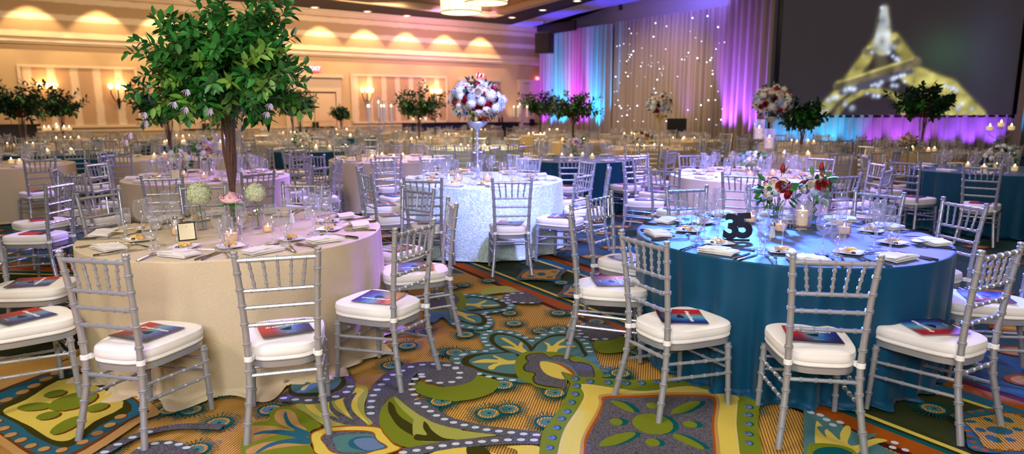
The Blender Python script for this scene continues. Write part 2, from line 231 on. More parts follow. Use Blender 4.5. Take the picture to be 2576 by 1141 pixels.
# ---------------------------------------------------------------- floor with its woven carpet pattern
CARPET=json.loads(r'''[["S",13,4762],["S",358,5015],["S",332,4633],["S",-329,4508],["S",-126,3272],["S",-384,3418],["S",-1481,3170],["S",-1797,3326],["S",-698,4285],["S",-372,4157],["S",-741,3940],["S",232,3523],["S",178,3167],["S",-52,3634],["S",-213,6009],["S",-541,5761],["S",548,3800],["S",642,3800],["S",-806,4892],["S",39,5550],["S",-1621,3553],["S",622,4787],["P","teal",1,[[67,3656],[-107,3738],[-275,3854],[-347,3938],[-388,4018],[-389,4079],[-340,4143],[-261,4193],[-184,4222],[-225,4424],[-209,4541],[-146,4601],[-55,4600],[46,4539],[132,4422],[226,4555],[304,4598],[399,4580],[475,4494],[531,4332],[531,4088],[520,3863],[302,3683]]],["P","dark",1,[[-158,4443],[-144,4500],[-94,4534],[-17,4499],[64,4414],[111,4314],[133,4228],[133,4062],[41,4063],[-40,4145],[-125,4281],[-155,4370]]],["P","teal",1,[[-117,4462],[-80,4490],[14,4442],[75,4332],[108,4211],[110,4063],[59,4096],[-40,4195],[-101,4298],[-122,4388]]],["P","dark",1,[[133,4245],[186,4368],[266,4478],[363,4506],[420,4440],[459,4330],[469,4192],[455,4061],[122,4062]]],["P","teal",1,[[150,4228],[197,4350],[270,4440],[359,4459],[404,4403],[437,4295],[448,4159],[432,4061],[133,4062]]],["P","dark",1,[[12,4140],[-117,4140],[-222,4125],[-289,4085],[-319,4014],[-296,3923],[-208,3836],[-81,3765],[32,3724],[54,3778],[22,3849]]],["P","teal",1,[[18,4123],[-117,4124],[-209,4092],[-263,4029],[-265,3968],[-210,3893],[-109,3821],[22,3790],[17,3892]]],["P","yellow",1,[[-76,4424],[-42,4415],[14,4315],[38,4263],[47,4315],[63,4350],[71,4297],[67,4245],[101,4145],[60,4145],[13,4195],[-67,4246],[-65,4263],[-17,4263],[19,4245],[-54,4369]]],["P","yellow",1,[[215,4340],[245,4314],[263,4261],[308,4349],[365,4421],[352,4367],[309,4278],[417,4269],[402,4243],[329,4227],[297,4193],[282,4144],[224,4160],[230,4210],[231,4279]]],["P","yellow",1,[[23,4005],[22,3951],[-56,3937],[-94,3907],[-115,3857],[-140,3864],[-147,3900],[-118,3945],[-90,3967],[-240,3968],[-227,3998],[-171,4029],[-86,4021],[-121,4076],[-116,4095],[-75,4052],[-28,4005]]],["D","white",75,22,[[-158,4567],[-101,4561],[-43,4553],[2,4527],[58,4479],[101,4423],[131,4368],[170,4423],[203,4469],[246,4516],[295,4545],[353,4554],[402,4525],[451,4468],[477,4393],[502,4277],[504,4192],[501,4110]]],["D","white",75,22,[[-158,4567],[-185,4519],[-192,4453],[-193,4397],[-181,4316],[-148,4255],[-123,4195],[-175,4171],[-228,4163],[-280,4147],[-323,4098]]],["D","white",75,22,[[-320,4101],[-350,4050],[-351,3984],[-317,3916],[-265,3843],[-214,3801],[-158,3759],[-104,3727],[-40,3704],[13,3691]]],["P","olive",1,[[-553,3648],[-485,3609],[-395,3583],[-311,3621],[-259,3699],[-259,3780],[-193,3766],[-84,3685],[-82,3594],[-121,3508],[-198,3444],[-295,3415],[-420,3439],[-537,3535]]],["P","olive",1,[[-537,3682],[-479,3625],[-393,3598],[-293,3638],[-277,3422],[-376,3429],[-462,3479],[-524,3585]]],["P","grey",1,[[-760,3784],[-693,3907],[-583,3979],[-462,3986],[-369,3961],[-287,3913],[-211,3842],[-227,3694],[-311,3618],[-394,3611],[-499,3696],[-559,3798],[-583,3725],[-581,3599],[-542,3480],[-486,3380],[-405,3263],[-325,3163],[-253,3100],[-248,3029],[-343,3100],[-452,3196],[-543,3309],[-637,3468],[-680,3381],[-684,3242],[-659,3112],[-712,3133],[-750,3220],[-782,3370],[-800,3559],[-786,3683]]],["D","white",75,22,[[-345,3889],[-395,3921],[-446,3945],[-531,3946],[-615,3906],[-697,3792],[-738,3697],[-753,3599],[-765,3494],[-756,3382],[-732,3264],[-705,3197]]],["D","white",75,22,[[-539,3783],[-566,3725],[-574,3640],[-564,3571],[-548,3519],[-525,3454],[-493,3392],[-461,3344],[-428,3286],[-387,3240],[-347,3196],[-305,3163],[-263,3131]]],["D","white",75,22,[[-396,3924],[-348,3880],[-316,3829],[-306,3766],[-313,3719],[-341,3673],[-381,3647],[-429,3660],[-478,3680],[-516,3727],[-563,3795]]],["P","olive",1,[[-642,3468],[-547,3333],[-426,3185],[-320,3111],[-251,3069],[-245,2990],[-350,2943],[-483,2907],[-587,2982],[-645,3091],[-680,3219],[-686,3357]]],["P","lightgreen",1,[[-642,3468],[-547,3333],[-426,3185],[-320,3111],[-251,3080],[-245,2990],[-308,2991],[-386,3060],[-502,3197],[-617,3381]]],["P","dark",1,[[-663,3405],[-628,3357],[-583,3241],[-492,3132],[-408,3040],[-331,2981],[-375,2962],[-476,3020],[-562,3112],[-622,3230],[-651,3310]]],["P","dark",1,[[-443,3164],[-425,3143],[-409,3090],[-358,3020],[-403,3040],[-438,3091]]],["P","olive",1,[[-464,3018],[-282,2977],[-217,2981],[-322,2946],[-450,2916]]],["P","lightgreen",1,[[-496,3242],[-387,3150],[-291,3092],[-178,3054],[-75,3025],[-175,2999],[-281,2972],[-459,2982]]],["P","dark",1,[[-467,3036],[-413,3027],[-440,3102],[-445,3170],[-423,3141],[-392,3073],[-331,2999],[-269,2981],[-345,2964],[-459,2977]]],["P","yellow",1,[[-406,2773],[-321,2894],[-212,2907],[-92,2859],[-41,2772]]],["P","dark",1,[[-179,2772],[-212,2911],[-127,2902],[-82,2772]]],["P","yellow",1,[[-26,2915],[122,2914],[116,2771],[40,2771],[20,2876]]],["B","grey",80,[[-522,3428],[-461,3338],[-393,3241],[-316,3170],[-217,3120],[-125,3081],[-32,3058],[65,3034],[131,3025]]],["D","white",62,20,[[-506,3382],[-461,3338],[-393,3241],[-316,3170],[-217,3120],[-125,3081],[-32,3058],[65,3034],[118,3026]]],["B","grey",80,[[-501,2861],[-421,2886],[-381,2903],[-282,2937],[-185,2954],[-87,2971],[4,2980],[129,2975]]],["D","white",62,20,[[-501,2861],[-421,2886],[-381,2903],[-282,2937],[-185,2954],[-87,2971],[4,2980],[116,2975]]],["P","olive",1,[[88,4156],[177,4159],[294,4146],[405,4081],[473,4010],[515,3919],[538,3818],[508,3708],[374,3749],[294,3819],[316,3696],[296,3568],[254,3555],[153,3581],[104,3645],[42,3711],[16,3835],[14,3922],[35,4059]]],["P","dark",1,[[96,4099],[146,4131],[202,4126],[236,4058],[279,4093],[341,4070],[379,3980],[424,3976],[484,3916],[490,3804],[472,3722],[385,3749],[305,3819],[310,3683],[296,3568],[255,3574],[180,3599],[127,3644],[117,3724],[130,3792],[76,3827],[64,3892],[87,3966],[96,3981],[80,4043]]],["P","grey",1,[[105,4091],[146,4123],[198,4114],[235,4042],[278,4082],[334,4058],[372,3965],[422,3964],[478,3904],[482,3804],[467,3722],[385,3749],[305,3819],[310,3683],[303,3593],[286,3568],[257,3593],[181,3619],[136,3657],[127,3724],[141,3799],[87,3834],[77,3892],[96,3966],[107,3981],[92,4043]]],["P","teal",1,[[170,3989],[227,4004],[310,3965],[365,3890],[387,3770],[370,3763],[330,3862],[225,3965]]],["P","yellow",1,[[172,3973],[215,3981],[281,3950],[342,3876],[377,3777],[355,3777],[293,3812],[304,3709],[255,3723],[204,3778],[176,3862]]],["P","orange",1,[[215,3984],[292,3950],[352,3869],[376,3770],[360,3770],[329,3854],[280,3935]]],["P","teal",1,[[-406,5549],[-291,5563],[-172,5464],[-64,5355],[17,5224],[24,5125],[-89,5030],[-186,4984],[-241,4984],[-177,4915],[-133,4826],[-137,4719],[-173,4617],[-256,4598],[-375,4639],[-448,4721],[-525,4895],[-592,4764],[-706,5130],[-690,5609]]],["P","dark",1,[[-383,5438],[-247,5437],[-109,5355],[-41,5225],[-62,5125],[-189,5078],[-343,5055]]],["P","teal",1,[[-374,5411],[-230,5383],[-138,5303],[-92,5200],[-134,5151],[-269,5115],[-354,5103]]],["P","yellow",1,[[-374,5253],[-298,5252],[-242,5316],[-217,5343],[-212,5303],[-252,5214],[-121,5225],[-114,5200],[-178,5171],[-257,5176],[-230,5114],[-248,5127],[-309,5189],[-375,5202]]],["P","dark",1,[[-464,5056],[-349,5031],[-255,4984],[-195,4870],[-191,4741],[-234,4678],[-329,4731],[-424,4828],[-467,4939]]],["P","teal",1,[[-433,5032],[-333,5008],[-268,4961],[-229,4848],[-231,4762],[-284,4741],[-368,4806],[-438,4917]]],["P","yellow",1,[[-449,5056],[-398,5032],[-345,4973],[-285,4950],[-348,4916],[-288,4827],[-272,4773],[-336,4838],[-383,4916],[-419,4939],[-423,4861],[-424,4962]]],["P","olive",1,[[-697,5668],[-531,5652],[-437,5550],[-379,5384],[-371,5202],[-409,5079],[-513,5056],[-629,5081]]],["P","grey",1,[[-687,5580],[-550,5608],[-481,5522],[-430,5357],[-457,5228],[-443,5153],[-482,5104],[-632,5105]]],["D","white",75,22,[[-396,5521],[-318,5493],[-256,5464],[-205,5437],[-148,5395],[-94,5350],[-42,5276],[-8,5212],[-8,5150],[-37,5101],[-75,5058],[-124,5030],[-180,5018],[-235,5002],[-205,4949],[-175,4881],[-163,4815],[-168,4751],[-173,4699],[-197,4637],[-252,4638],[-305,4654],[-352,4679],[-415,4721],[-454,4795]]],["P","lightgreen",1,[[-264,5664],[-213,5754],[-102,5799],[-21,5777],[42,5662],[103,5574],[-67,5575],[-204,5520],[-258,5520]]],["P","grey",1,[[-81,5463],[-20,5575],[88,5603],[178,5489],[247,5326],[200,5249],[54,5250],[-34,5302],[-72,5381]]],["D","white",75,22,[[80,5560],[26,5561],[-20,5538],[-47,5485],[-46,5422],[-35,5360],[-5,5315],[39,5275],[91,5270],[135,5267],[179,5269],[224,5300]]],["P","olive",1,[[559,4353],[753,4455],[825,4312],[791,4197],[635,4124],[548,4161]]],["P","grey",1,[[445,4608],[487,4745],[579,4768],[688,4697],[780,4540],[701,4393],[559,4361],[485,4435]]],["D","white",75,22,[[515,4722],[483,4630],[467,4542],[500,4444],[550,4394],[617,4385],[694,4434]]],["P","olive",0,[[294,3822],[366,3745],[483,3729],[711,3683],[1015,3726],[1074,3726],[1200,3637],[1297,3531],[1336,3419],[1225,3136],[1140,2854],[1006,2442],[106,2446],[122,2859],[145,3056],[215,3231],[297,3477],[333,3642]]],["P","cream",1,[[396,3633],[578,3576],[741,3534],[983,3602],[1084,3554],[1226,3467],[1199,3369],[1117,3136],[1038,2854],[917,2442],[166,2446],[208,2859],[260,3098],[339,3301],[394,3476]]],["P","yellow",1,[[405,3607],[574,3551],[736,3509],[977,3576],[1075,3521],[1205,3421],[1182,3344],[1109,3136],[1029,2854],[909,2442],[182,2446],[220,2859],[272,3098],[351,3301],[404,3476]]],["P","sand",1,[[487,3489],[678,3502],[884,3519],[1102,3500],[1105,3371],[1022,3138],[951,2856],[833,2443],[263,2445],[308,2858],[338,3015],[417,3230],[463,3374]]],["P","orange",1,[[500,3463],[674,3475],[876,3487],[1083,3473],[1086,3371],[1006,3138],[932,2856],[817,2443],[279,2445],[326,2858],[352,3015],[433,3230],[477,3374]]],["P","grey",1,[[508,3437],[669,3449],[870,3461],[1067,3447],[1066,3346],[994,3138],[921,2856],[807,2443],[288,2445],[335,2858],[364,3004],[445,3230],[488,3373]]],["E","deepteal",727,3139,101,114],["P","deepteal",1,[[562,3411],[623,3385],[661,3299],[654,3264],[608,3300],[567,3373]]],["P","deepteal",1,[[845,3251],[889,3322],[983,3396],[1037,3396],[998,3334],[916,3263]]],["P","deepteal",1,[[429,2916],[479,2994],[565,3044],[623,3044],[594,2993],[506,2925]]],["P","deepteal",1,[[807,3033],[858,3002],[910,2914],[900,2880],[840,2933],[802,2993]]],["E","deepteal",772,3347,34,39],["E","deepteal",549,3162,32,38],["E","deepteal",912,3132,35,37],["E","deepteal",686,2948,33,39],["E","olive",699,3139,101,114],["P","olive",1,[[531,3411],[593,3385],[631,3300],[625,3264],[579,3300],[537,3373]]],["P","olive",1,[[816,3251],[859,3323],[953,3396],[1007,3396],[968,3334],[886,3263]]],["P","olive",1,[[403,2916],[452,2994],[537,3044],[596,3044],[567,2993],[480,2925]]],["P","olive",1,[[780,3033],[831,3002],[884,2914],[874,2880],[813,2934],[775,2993]]],["E","olive",742,3348,34,39],["E","olive",521,3162,32,38],["E","olive",884,3132,35,37],["E","olive",660,2948,34,39],["E","deepteal",367,3709,28,38],["E","lavender",362,3709,21,30],["E","grey",356,3717,10,12],["E","deepteal",365,3605,27,36],["E","lavender",360,3605,21,28],["E","grey",355,3613,10,12],["E","deepteal",346,3494,26,34],["E","lavender",341,3494,20,26],["E","grey",336,3501,9,10],["E","deepteal",318,3390,25,32],["E","lavender",313,3390,20,25],["E","grey",308,3397,9,10],["E","deepteal",285,3280,24,30],["E","lavender",280,3280,19,24],["E","grey",275,3287,8,10],["E","deepteal",250,3197,24,28],["E","lavender",246,3197,18,22],["E","grey",241,3204,8,10],["E","deepteal",220,3099,23,27],["E","lavender",215,3099,18,21],["E","grey",210,3105,8,9],["E","deepteal",192,2997,22,25],["E","lavender",188,2997,17,20],["E","grey",183,3002,8,8],["E","deepteal",174,2901,22,24],["E","lavender",170,2901,17,19],["E","grey",165,2906,8,8],["E","deepteal",448,3670,27,36],["E","lavender",443,3670,21,28],["E","grey",437,3678,10,12],["E","deepteal",551,3655,27,36],["E","lavender",546,3655,20,28],["E","grey",540,3663,10,12],["E","deepteal",654,3646,27,36],["E","lavender",649,3646,20,28],["E","grey",644,3654,10,12],["E","deepteal",741,3648,27,36],["E","lavender",736,3648,21,28],["E","grey",731,3656,10,12],["E","deepteal",836,3659,28,36],["E","lavender",831,3659,21,28],["E","grey",827,3667,10,12],["E","deepteal",941,3682,28,36],["E","lavender",936,3682,21,28],["E","grey",931,3690,10,12],["E","deepteal",1026,3697,28,37],["E","lavender",1021,3697,21,29],["E","grey",1017,3705,10,12],["E","deepteal",1247,3332,25,31],["E","lavender",1242,3332,19,24],["E","grey",1238,3338,8,10],["E","deepteal",1212,3237,24,29],["E","lavender",1207,3237,19,23],["E","grey",1204,3243,8,9],["E","deepteal",1179,3136,24,27],["E","lavender",1174,3136,18,22],["E","grey",1171,3142,8,9],["E","deepteal",1142,3030,23,26],["E","lavender",1138,3030,18,20],["E","grey",1135,3036,8,8],["E","deepteal",1111,2941,22,24],["E","lavender",1107,2941,17,19],["E","grey",1104,2946,8,8],["P","teal",0,[[1536,3337],[1558,3250],[1591,3250],[1666,3034],[1805,2682],[1233,2626]]],["P","yellow",1,[[1522,3156],[1533,3122],[1544,3045],[1550,2967],[1585,3035],[1647,3111],[1665,3099],[1635,3034],[1575,2942],[1594,2912],[1719,2982],[1773,2961],[1687,2921],[1584,2853],[1435,2762],[1411,2853],[1418,2932]]],["P","teal",1,[[1502,3100],[1537,3108],[1551,3094],[1519,3056],[1500,2993],[1494,3035]]],["P","teal",1,[[1673,3008],[1767,3034],[1715,2992],[1633,2931],[1592,2917]]],["P","olive",1,[[1384,2922],[1420,2937],[1491,2932],[1550,2902],[1569,2853],[1533,2752],[1311,2753]]],["P","deepteal",1,[[1406,2883],[1477,2902],[1531,2882],[1537,2825],[1371,2826]]],["E","white",1577,3232,18,20],["E","white",1585,3179,18,20],["E","white",1640,3150,18,19],["E","white",1590,3122,18,19],["E","white",1796,2941,17,17],["E","white",1761,2896,16,16],["E","white",1806,2872,16,16],["E","white",1542,3262,18,20],["P","olive",1,[[-1169,2728],[-1316,3094],[-1306,3157],[-1229,3189],[-1256,3267],[-1246,3324],[-1202,3348],[-1129,3312],[-1057,3243],[-948,3124],[-984,3062],[-949,2936],[-859,2727]]],["P","sand",1,[[-1223,3244],[-1223,3301],[-1180,3312],[-1125,3266],[-1062,3145],[-1009,3083],[-1071,3083],[-1151,3135],[-1199,3189]]],["P","sand",1,[[-1309,3094],[-1284,3125],[-1206,3125],[-1118,3093],[-1055,3048],[-1136,3033],[-1194,2985],[-1248,2956]]],["P","sand",1,[[-1226,2891],[-1180,2947],[-1097,2975],[-1001,2993],[-947,2936],[-1033,2918],[-1114,2891],[-1159,2863],[-1210,2846]]],["P","blue",1,[[-1172,3233],[-1176,3283],[-1142,3210],[-1093,3135],[-1011,3073],[-970,3032],[-1010,2993],[-1063,3013],[-1177,3043],[-1253,3029],[-1217,3073],[-1123,3078],[-1063,3073],[-1122,3135]]],["P","blue",1,[[-1177,2863],[-1143,2946],[-1082,2984],[-1013,3003],[-954,2993],[-951,2936],[-1069,2946],[-1130,2909],[-1159,2863]]],["P","lightgreen",1,[[-1158,3371],[-1062,3383],[-944,3431],[-889,3586],[-867,3614],[-817,3586],[-795,3481],[-787,3370],[-755,3242],[-702,3133],[-902,3113],[-1069,3266]]],["P","yellow",1,[[-1100,3371],[-1048,3371],[-988,3265],[-872,3187],[-949,3199],[-1050,3289]]],["P","yellow",1,[[-1004,3383],[-973,3383],[-949,3311],[-825,3176],[-911,3243],[-975,3311]]],["P","yellow",1,[[-953,3407],[-894,3469],[-897,3370],[-830,3220],[-903,3311]]],["P","yellow",1,[[-886,3573],[-828,3559],[-838,3456],[-816,3334],[-760,3220],[-719,3144],[-815,3265],[-869,3406]]],["P","grey",1,[[-1053,3371],[-999,3288],[-874,3198],[-815,3155],[-712,3133],[-829,3134],[-950,3221]]],["P","grey",1,[[-978,3383],[-974,3407],[-928,3311],[-827,3209],[-763,3144],[-842,3166],[-943,3288]]],["P","grey",1,[[-915,3444],[-863,3520],[-863,3406],[-831,3288],[-722,3133],[-773,3144],[-846,3265],[-889,3358]]],["P","orange",1,[[-974,3023],[-963,3072],[-902,3113],[-784,3128],[-659,3112],[-623,3051],[-557,2944],[-509,2898],[-562,2844],[-683,2784],[-879,2828],[-932,2918]]],["P","yellow",1,[[-966,3018],[-955,3062],[-898,3100],[-781,3115],[-661,3099],[-626,3041],[-560,2935],[-522,2898],[-569,2853],[-686,2797],[-878,2841],[-930,2927]]],["P","orange",1,[[-919,3003],[-888,3062],[-796,3077],[-683,3061],[-643,2982],[-578,2907],[-630,2871],[-695,2836],[-819,2854],[-882,2936]]],["P","grey",1,[[-911,2998],[-881,3054],[-794,3067],[-685,3051],[-647,2978],[-587,2907],[-660,2861],[-696,2845],[-815,2862],[-878,2936]]],["P","teal",1,[[-856,2993],[-809,3032],[-682,3036],[-653,2982],[-592,2907],[-665,2867],[-791,2867],[-832,2936]]],["P","blue",1,[[-774,2964],[-742,3007],[-667,3007],[-627,2949],[-588,2907],[-657,2868],[-714,2885],[-757,2912]]],["P","lavender",1,[[-751,2964],[-729,2992],[-665,2997],[-627,2944],[-595,2909],[-658,2876],[-709,2903]]],["P","grey",1,[[-1273,3433],[-1240,3561],[-986,3756],[-908,3669],[-882,3533],[-913,3456],[-979,3407],[-1074,3371],[-1187,3396]]],["P","dark",1,[[-1234,3509],[-1262,3699],[-1022,3741],[-978,3727],[-952,3642],[-973,3547],[-1053,3482],[-1157,3470]]],["P","teal",1,[[-1221,3535],[-1250,3699],[-1026,3734],[-989,3656],[-1009,3560],[-1091,3521]]],["P","yellow",1,[[-1183,3554],[-1186,3601],[-1158,3656],[-1267,3699],[-1281,3743],[-1139,3706],[-1068,3656],[-1028,3601],[-1102,3656],[-1154,3643],[-1163,3561]]],["D","white",75,22,[[-1247,3452],[-1188,3433],[-1138,3426],[-1089,3420],[-1036,3422],[-989,3444],[-951,3482],[-922,3527],[-914,3587],[-923,3648]]],["P","sand",1,[[-2977,3332],[-2760,3967],[-1893,3353],[-1872,3160],[-1951,2766],[-2138,2767],[-2406,2938],[-2602,3063]]],["P","brown",1,[[-2896,3301],[-2692,3873],[-1946,3353],[-1932,3177],[-2000,2821],[-2153,2821],[-2409,2988],[-2625,3140]]],["P","blue",1,[[-2875,3294],[-2673,3848],[-1966,3353],[-1951,3189],[-2025,2844],[-2163,2849],[-2410,3004],[-2628,3157]]],["P","dark",1,[[-2719,3312],[-2711,3421],[-2633,3791],[-2023,3366],[-2050,3132],[-2057,2931],[-2129,2922],[-2330,3040],[-2453,3134]]],["P","yellow",1,[[-2660,3300],[-2635,3434],[-2592,3728],[-2090,3405],[-2106,3172],[-2101,3039],[-2111,2977],[-2193,2987],[-2384,3117],[-2496,3185]]],["E","brown",-2351,3409,108,125],["E","brown",-2513,3504,52,52],["E","brown",-2511,3339,86,50],["E","brown",-2368,3234,53,50],["E","brown",-2175,3329,52,56],["E","brown",-2204,3129,52,102],["E","olive",-2370,3420,108,126],["E","olive",-2533,3515,52,53],["E","olive",-2530,3349,86,51],["E","olive",-2387,3244,53,50],["E","olive",-2193,3339,52,57],["E","olive",-2221,3138,52,102],["E","brown",-2733,3428,32,37],["E","sand",-2743,3435,28,32],["E","brown",-2718,3530,32,40],["E","sand",-2728,3537,30,34],["E","brown",-2713,3616,34,41],["E","sand",-2724,3623,30,36],["E","brown",-2711,3713,34,44],["E","sand",-2722,3721,31,37],["E","brown",-2709,3808,35,45],["E","sand",-2721,3816,32,39],["E","brown",-1998,3224,30,34],["E","sand",-2007,3230,27,28],["E","brown",-1998,3132,30,32],["E","sand",-2006,3137,26,27],["E","brown",-2007,3044,28,30],["E","sand",-2016,3050,26,26],["E","brown",-2024,2956,28,28],["E","sand",-2032,2961,25,24],["E","brown",-2074,2882,27,27],["E","sand",-2082,2887,24,24],["E","brown",-2163,2892,28,28],["E","sand",-2171,2897,24,24],["E","brown",-2245,2922,28,28],["E","sand",-2253,2927,24,24],["E","brown",-2331,2978,28,29],["E","sand",-2340,2983,25,25],["E","brown",-2417,3030,28,30],["E","sand",-2426,3035,26,26],["E","brown",-2500,3095,29,30],["E","sand",-2510,3101,26,26],["E","brown",-2594,3168,30,32],["E","sand",-2604,3174,26,28],["B","grey",60,[[-1871,2866],[-1853,2935],[-1830,2991],[-1801,3038],[-1762,3070],[-1719,3097],[-1657,3119],[-1556,3124],[-1435,3113]]],["D","white",75,20,[[-1871,2866],[-1853,2935],[-1830,2991],[-1801,3038],[-1762,3070],[-1719,3097]]],["P","grey",1,[[-1720,2810],[-1720,2945],[-1657,2975],[-1582,2965],[-1499,2914],[-1412,2809]]],["D","white",60,20,[[-1724,2905],[-1686,2945],[-1632,2955],[-1577,2944],[-1523,2914],[-1471,2865]]],["P","blue",1,[[37,6089],[82,6281],[119,6428],[332,6427],[511,6444],[530,6350],[464,6172],[425,5970],[228,6004],[61,6006]]],["P","dark",1,[[79,6084],[147,6360],[331,6389],[468,6376],[418,6171],[391,6030],[227,6059]]],["P","gold",1,[[88,6089],[153,6354],[330,6382],[461,6369],[413,6172],[388,6036],[230,6064]]],["E","blue",279,6226,43,64],["E","blue",187,6317,30,29],["E","blue",405,6315,35,29],["E","blue",173,6140,34,28],["E","blue",350,6104,30,27],["D","orange",60,18,[[54,6072],[99,6299],[136,6398],[331,6408],[495,6406],[501,6314],[446,6155],[412,6019],[229,6031],[70,6039]]],["P","blue",1,[[377,5487],[443,5659],[472,5826],[693,5855],[784,5808],[720,5430],[506,5404]]],["P","dark",1,[[433,5495],[486,5658],[521,5784],[691,5814],[746,5782],[699,5464]]],["P","gold",1,[[439,5501],[490,5659],[524,5779],[688,5808],[740,5777],[695,5471]]],["E","blue",614,5643,47,64],["E","blue",553,5742,36,30],["E","blue",512,5557,38,34],["E","blue",632,5741,20,24],["D","orange",60,18,[[398,5515],[447,5659],[486,5804],[699,5833],[756,5777],[710,5471],[509,5437],[397,5460]]],["P","blue",1,[[2246,3235],[2391,3283],[2513,3301],[2632,3245],[2678,3095],[2434,2849],[2117,2861],[2192,3032],[2235,3153]]],["P","dark",1,[[2272,3180],[2396,3216],[2567,3253],[2596,3191],[2609,3096],[2410,2871],[2190,2872],[2217,2986],[2250,3098]]],["P","gold",1,[[2277,3176],[2396,3211],[2560,3246],[2588,3186],[2600,3095],[2409,2879],[2197,2880],[2224,2990],[2255,3097]]],["E","blue",2490,3175,26,40],["E","blue",2372,3058,58,43],["E","blue",2283,2974,28,41],["E","blue",2284,3064,23,24],["E","blue",2398,3175,21,24],["E","blue",2467,3069,23,22],["E","blue",2355,2964,22,22],["E","blue",2293,3153,32,16],["D","orange",60,18,[[2254,3223],[2379,3265],[2500,3282],[2610,3216],[2642,3095],[2422,2864],[2133,2870],[2202,3032],[2246,3153],[2246,3211]]],["S",2198,3302],["S",445,5911]]''')
def floor():
    mats=['cp_gold','cp_yellow','cp_cream','cp_olive','cp_teal','cp_deepteal','cp_grey','cp_white','cp_dark','cp_orange','cp_maroon','cp_lightgreen','cp_sand','cp_blue','cp_lavender','cp_brown','cp_field_green','cp_field_teal','cp_deepgreen']
    ix={m[3:]:i for i,m in enumerate(mats)}
    b=MB();Z=[-.016]
    def poly(m,p):
        if len(p)<3:return
        Z[0]+=.0000055;b.cur=ix[m];v=[(x,y,0) for x,y in p]
        t=tessellate_polygon([[Vector(q) for q in v]])
        def up(f):
            a,c,d=[v[i] for i in f];s_=(c[0]-a[0])*(d[1]-a[1])-(c[1]-a[1])*(d[0]-a[0]);return f if s_>0 else f[::-1]
        b.add([(x,y,Z[0]) for x,y in p],[up(tuple(f)) for f in t])
    def ell(m,x,y,rx,ry,n=14): poly(m,[(x+rx*math.cos(2*PI*k/n),y+ry*math.sin(2*PI*k/n)) for k in range(n)])
    poly('gold',[(-26,-3),(24,-3),(24,36),(-26,36)])
    # woven borders: u runs along the stripe, n across it
    u=Vector((.538,-.843));n_=Vector((.843,.538))
    def st(m,n0,n1,a=-30,c=8):
        poly(m,[tuple(u*a+n_*n0),tuple(u*c+n_*n0),tuple(u*c+n_*n1),tuple(u*a+n_*n1)])
    st('field_teal',3.1,30)
    st('field_green',3.2,4.0);st('maroon',3.06,3.12);st('orange',3.11,3.24);st('deepteal',3.24,3.275);st('deepgreen',3.275,3.3);st('yellow',3.3,3.335)
    st('yellow',3.93,3.965);st('blue',3.965,4.07);st('orange',4.07,4.18);st('maroon',4.18,4.25)
    def q(m,p): poly(m,p)
    # left border and the teal field beyond it
    def ly(x,o): return 6.65-.1*(x+4.44)+o
    lx0,lx1=-20,-1.2
    q('deepgreen',[(-20,4.15),(-3.0,4.15),(-2.2,5.2),(-1.3,6.0),(lx1,ly(lx1,-.2)),(lx0,ly(lx0,-.2))])
    q('field_teal',[(lx0,ly(lx0,.1)),(-.45,ly(-.45,.1)),tuple(u*-30+n_*3.0),(-26,34)])
    for m,a,c in (('yellow',-.32,-.28),('deepteal',-.24,-.18),('orange',-.16,0),('maroon',0,.06),('orange',.08,.16)):
        q(m,[(lx0,ly(lx0,a)),(lx1+.4,ly(lx1+.4,a)),(lx1+.4,ly(lx1+.4,c)),(lx0,ly(lx0,c))])
    g=random.Random(3)
    for i in range(-26,2):
        for j in range(0,14):
            x=i*.62+(.31 if j%2 else 0)-.3;y=6.95+j*.36
            if n_.dot(Vector((x,y)))<2.95 and y>ly(x,.3):
                ell('brown',x,y,.16,.11);ell('sand',x,y,.10,.06);ell('yellow',x,y,.04,.025)
    for i in range(0,9):
        for j in range(-22,4):
            p=u*(j*.5+(.25 if i%2 else 0))+n_*(4.55+i*.5)
            ell('orange',p.x,p.y,.15,.1);ell('sand',p.x,p.y,.115,.075);ell('yellow',p.x,p.y,.05,.03)
    def sun(x,y,k=1):
        for a in range(32):
            t=2*PI*a/32+.05*math.sin(a*7);r0,r1=.066*k,(.118+.012*math.sin(a*5))*k;w=.0028*k;c,s_=math.cos(t),math.sin(t)
            poly('deepteal',[(x+c*r0-s_*w,y+s_*r0+c*w),(x+c*r0+s_*w,y+s_*r0-c*w),(x+c*r1+s_*w,y+s_*r1-c*w),(x+c*r1-s_*w,y+s_*r1+c*w)])
        ell('deepteal',x,y,.07*k,.07*k,20);ell('gold',x,y,.056*k,.056*k,20);ell('teal',x,y,.04*k,.04*k,16);ell('deepteal',x+.006,y,.012*k,.012*k,8)
    # motifs continuing behind the tables
    for i in range(-4,10):
        for j in range(0,8):
            x=-1.9+i*.0+j*.42;y=4.6+i*.42
            if -3.2<x and n_.dot(Vector((x,y)))<2.9 and y<6.2: sun(x+(.2 if i%2 else 0),y,.95)
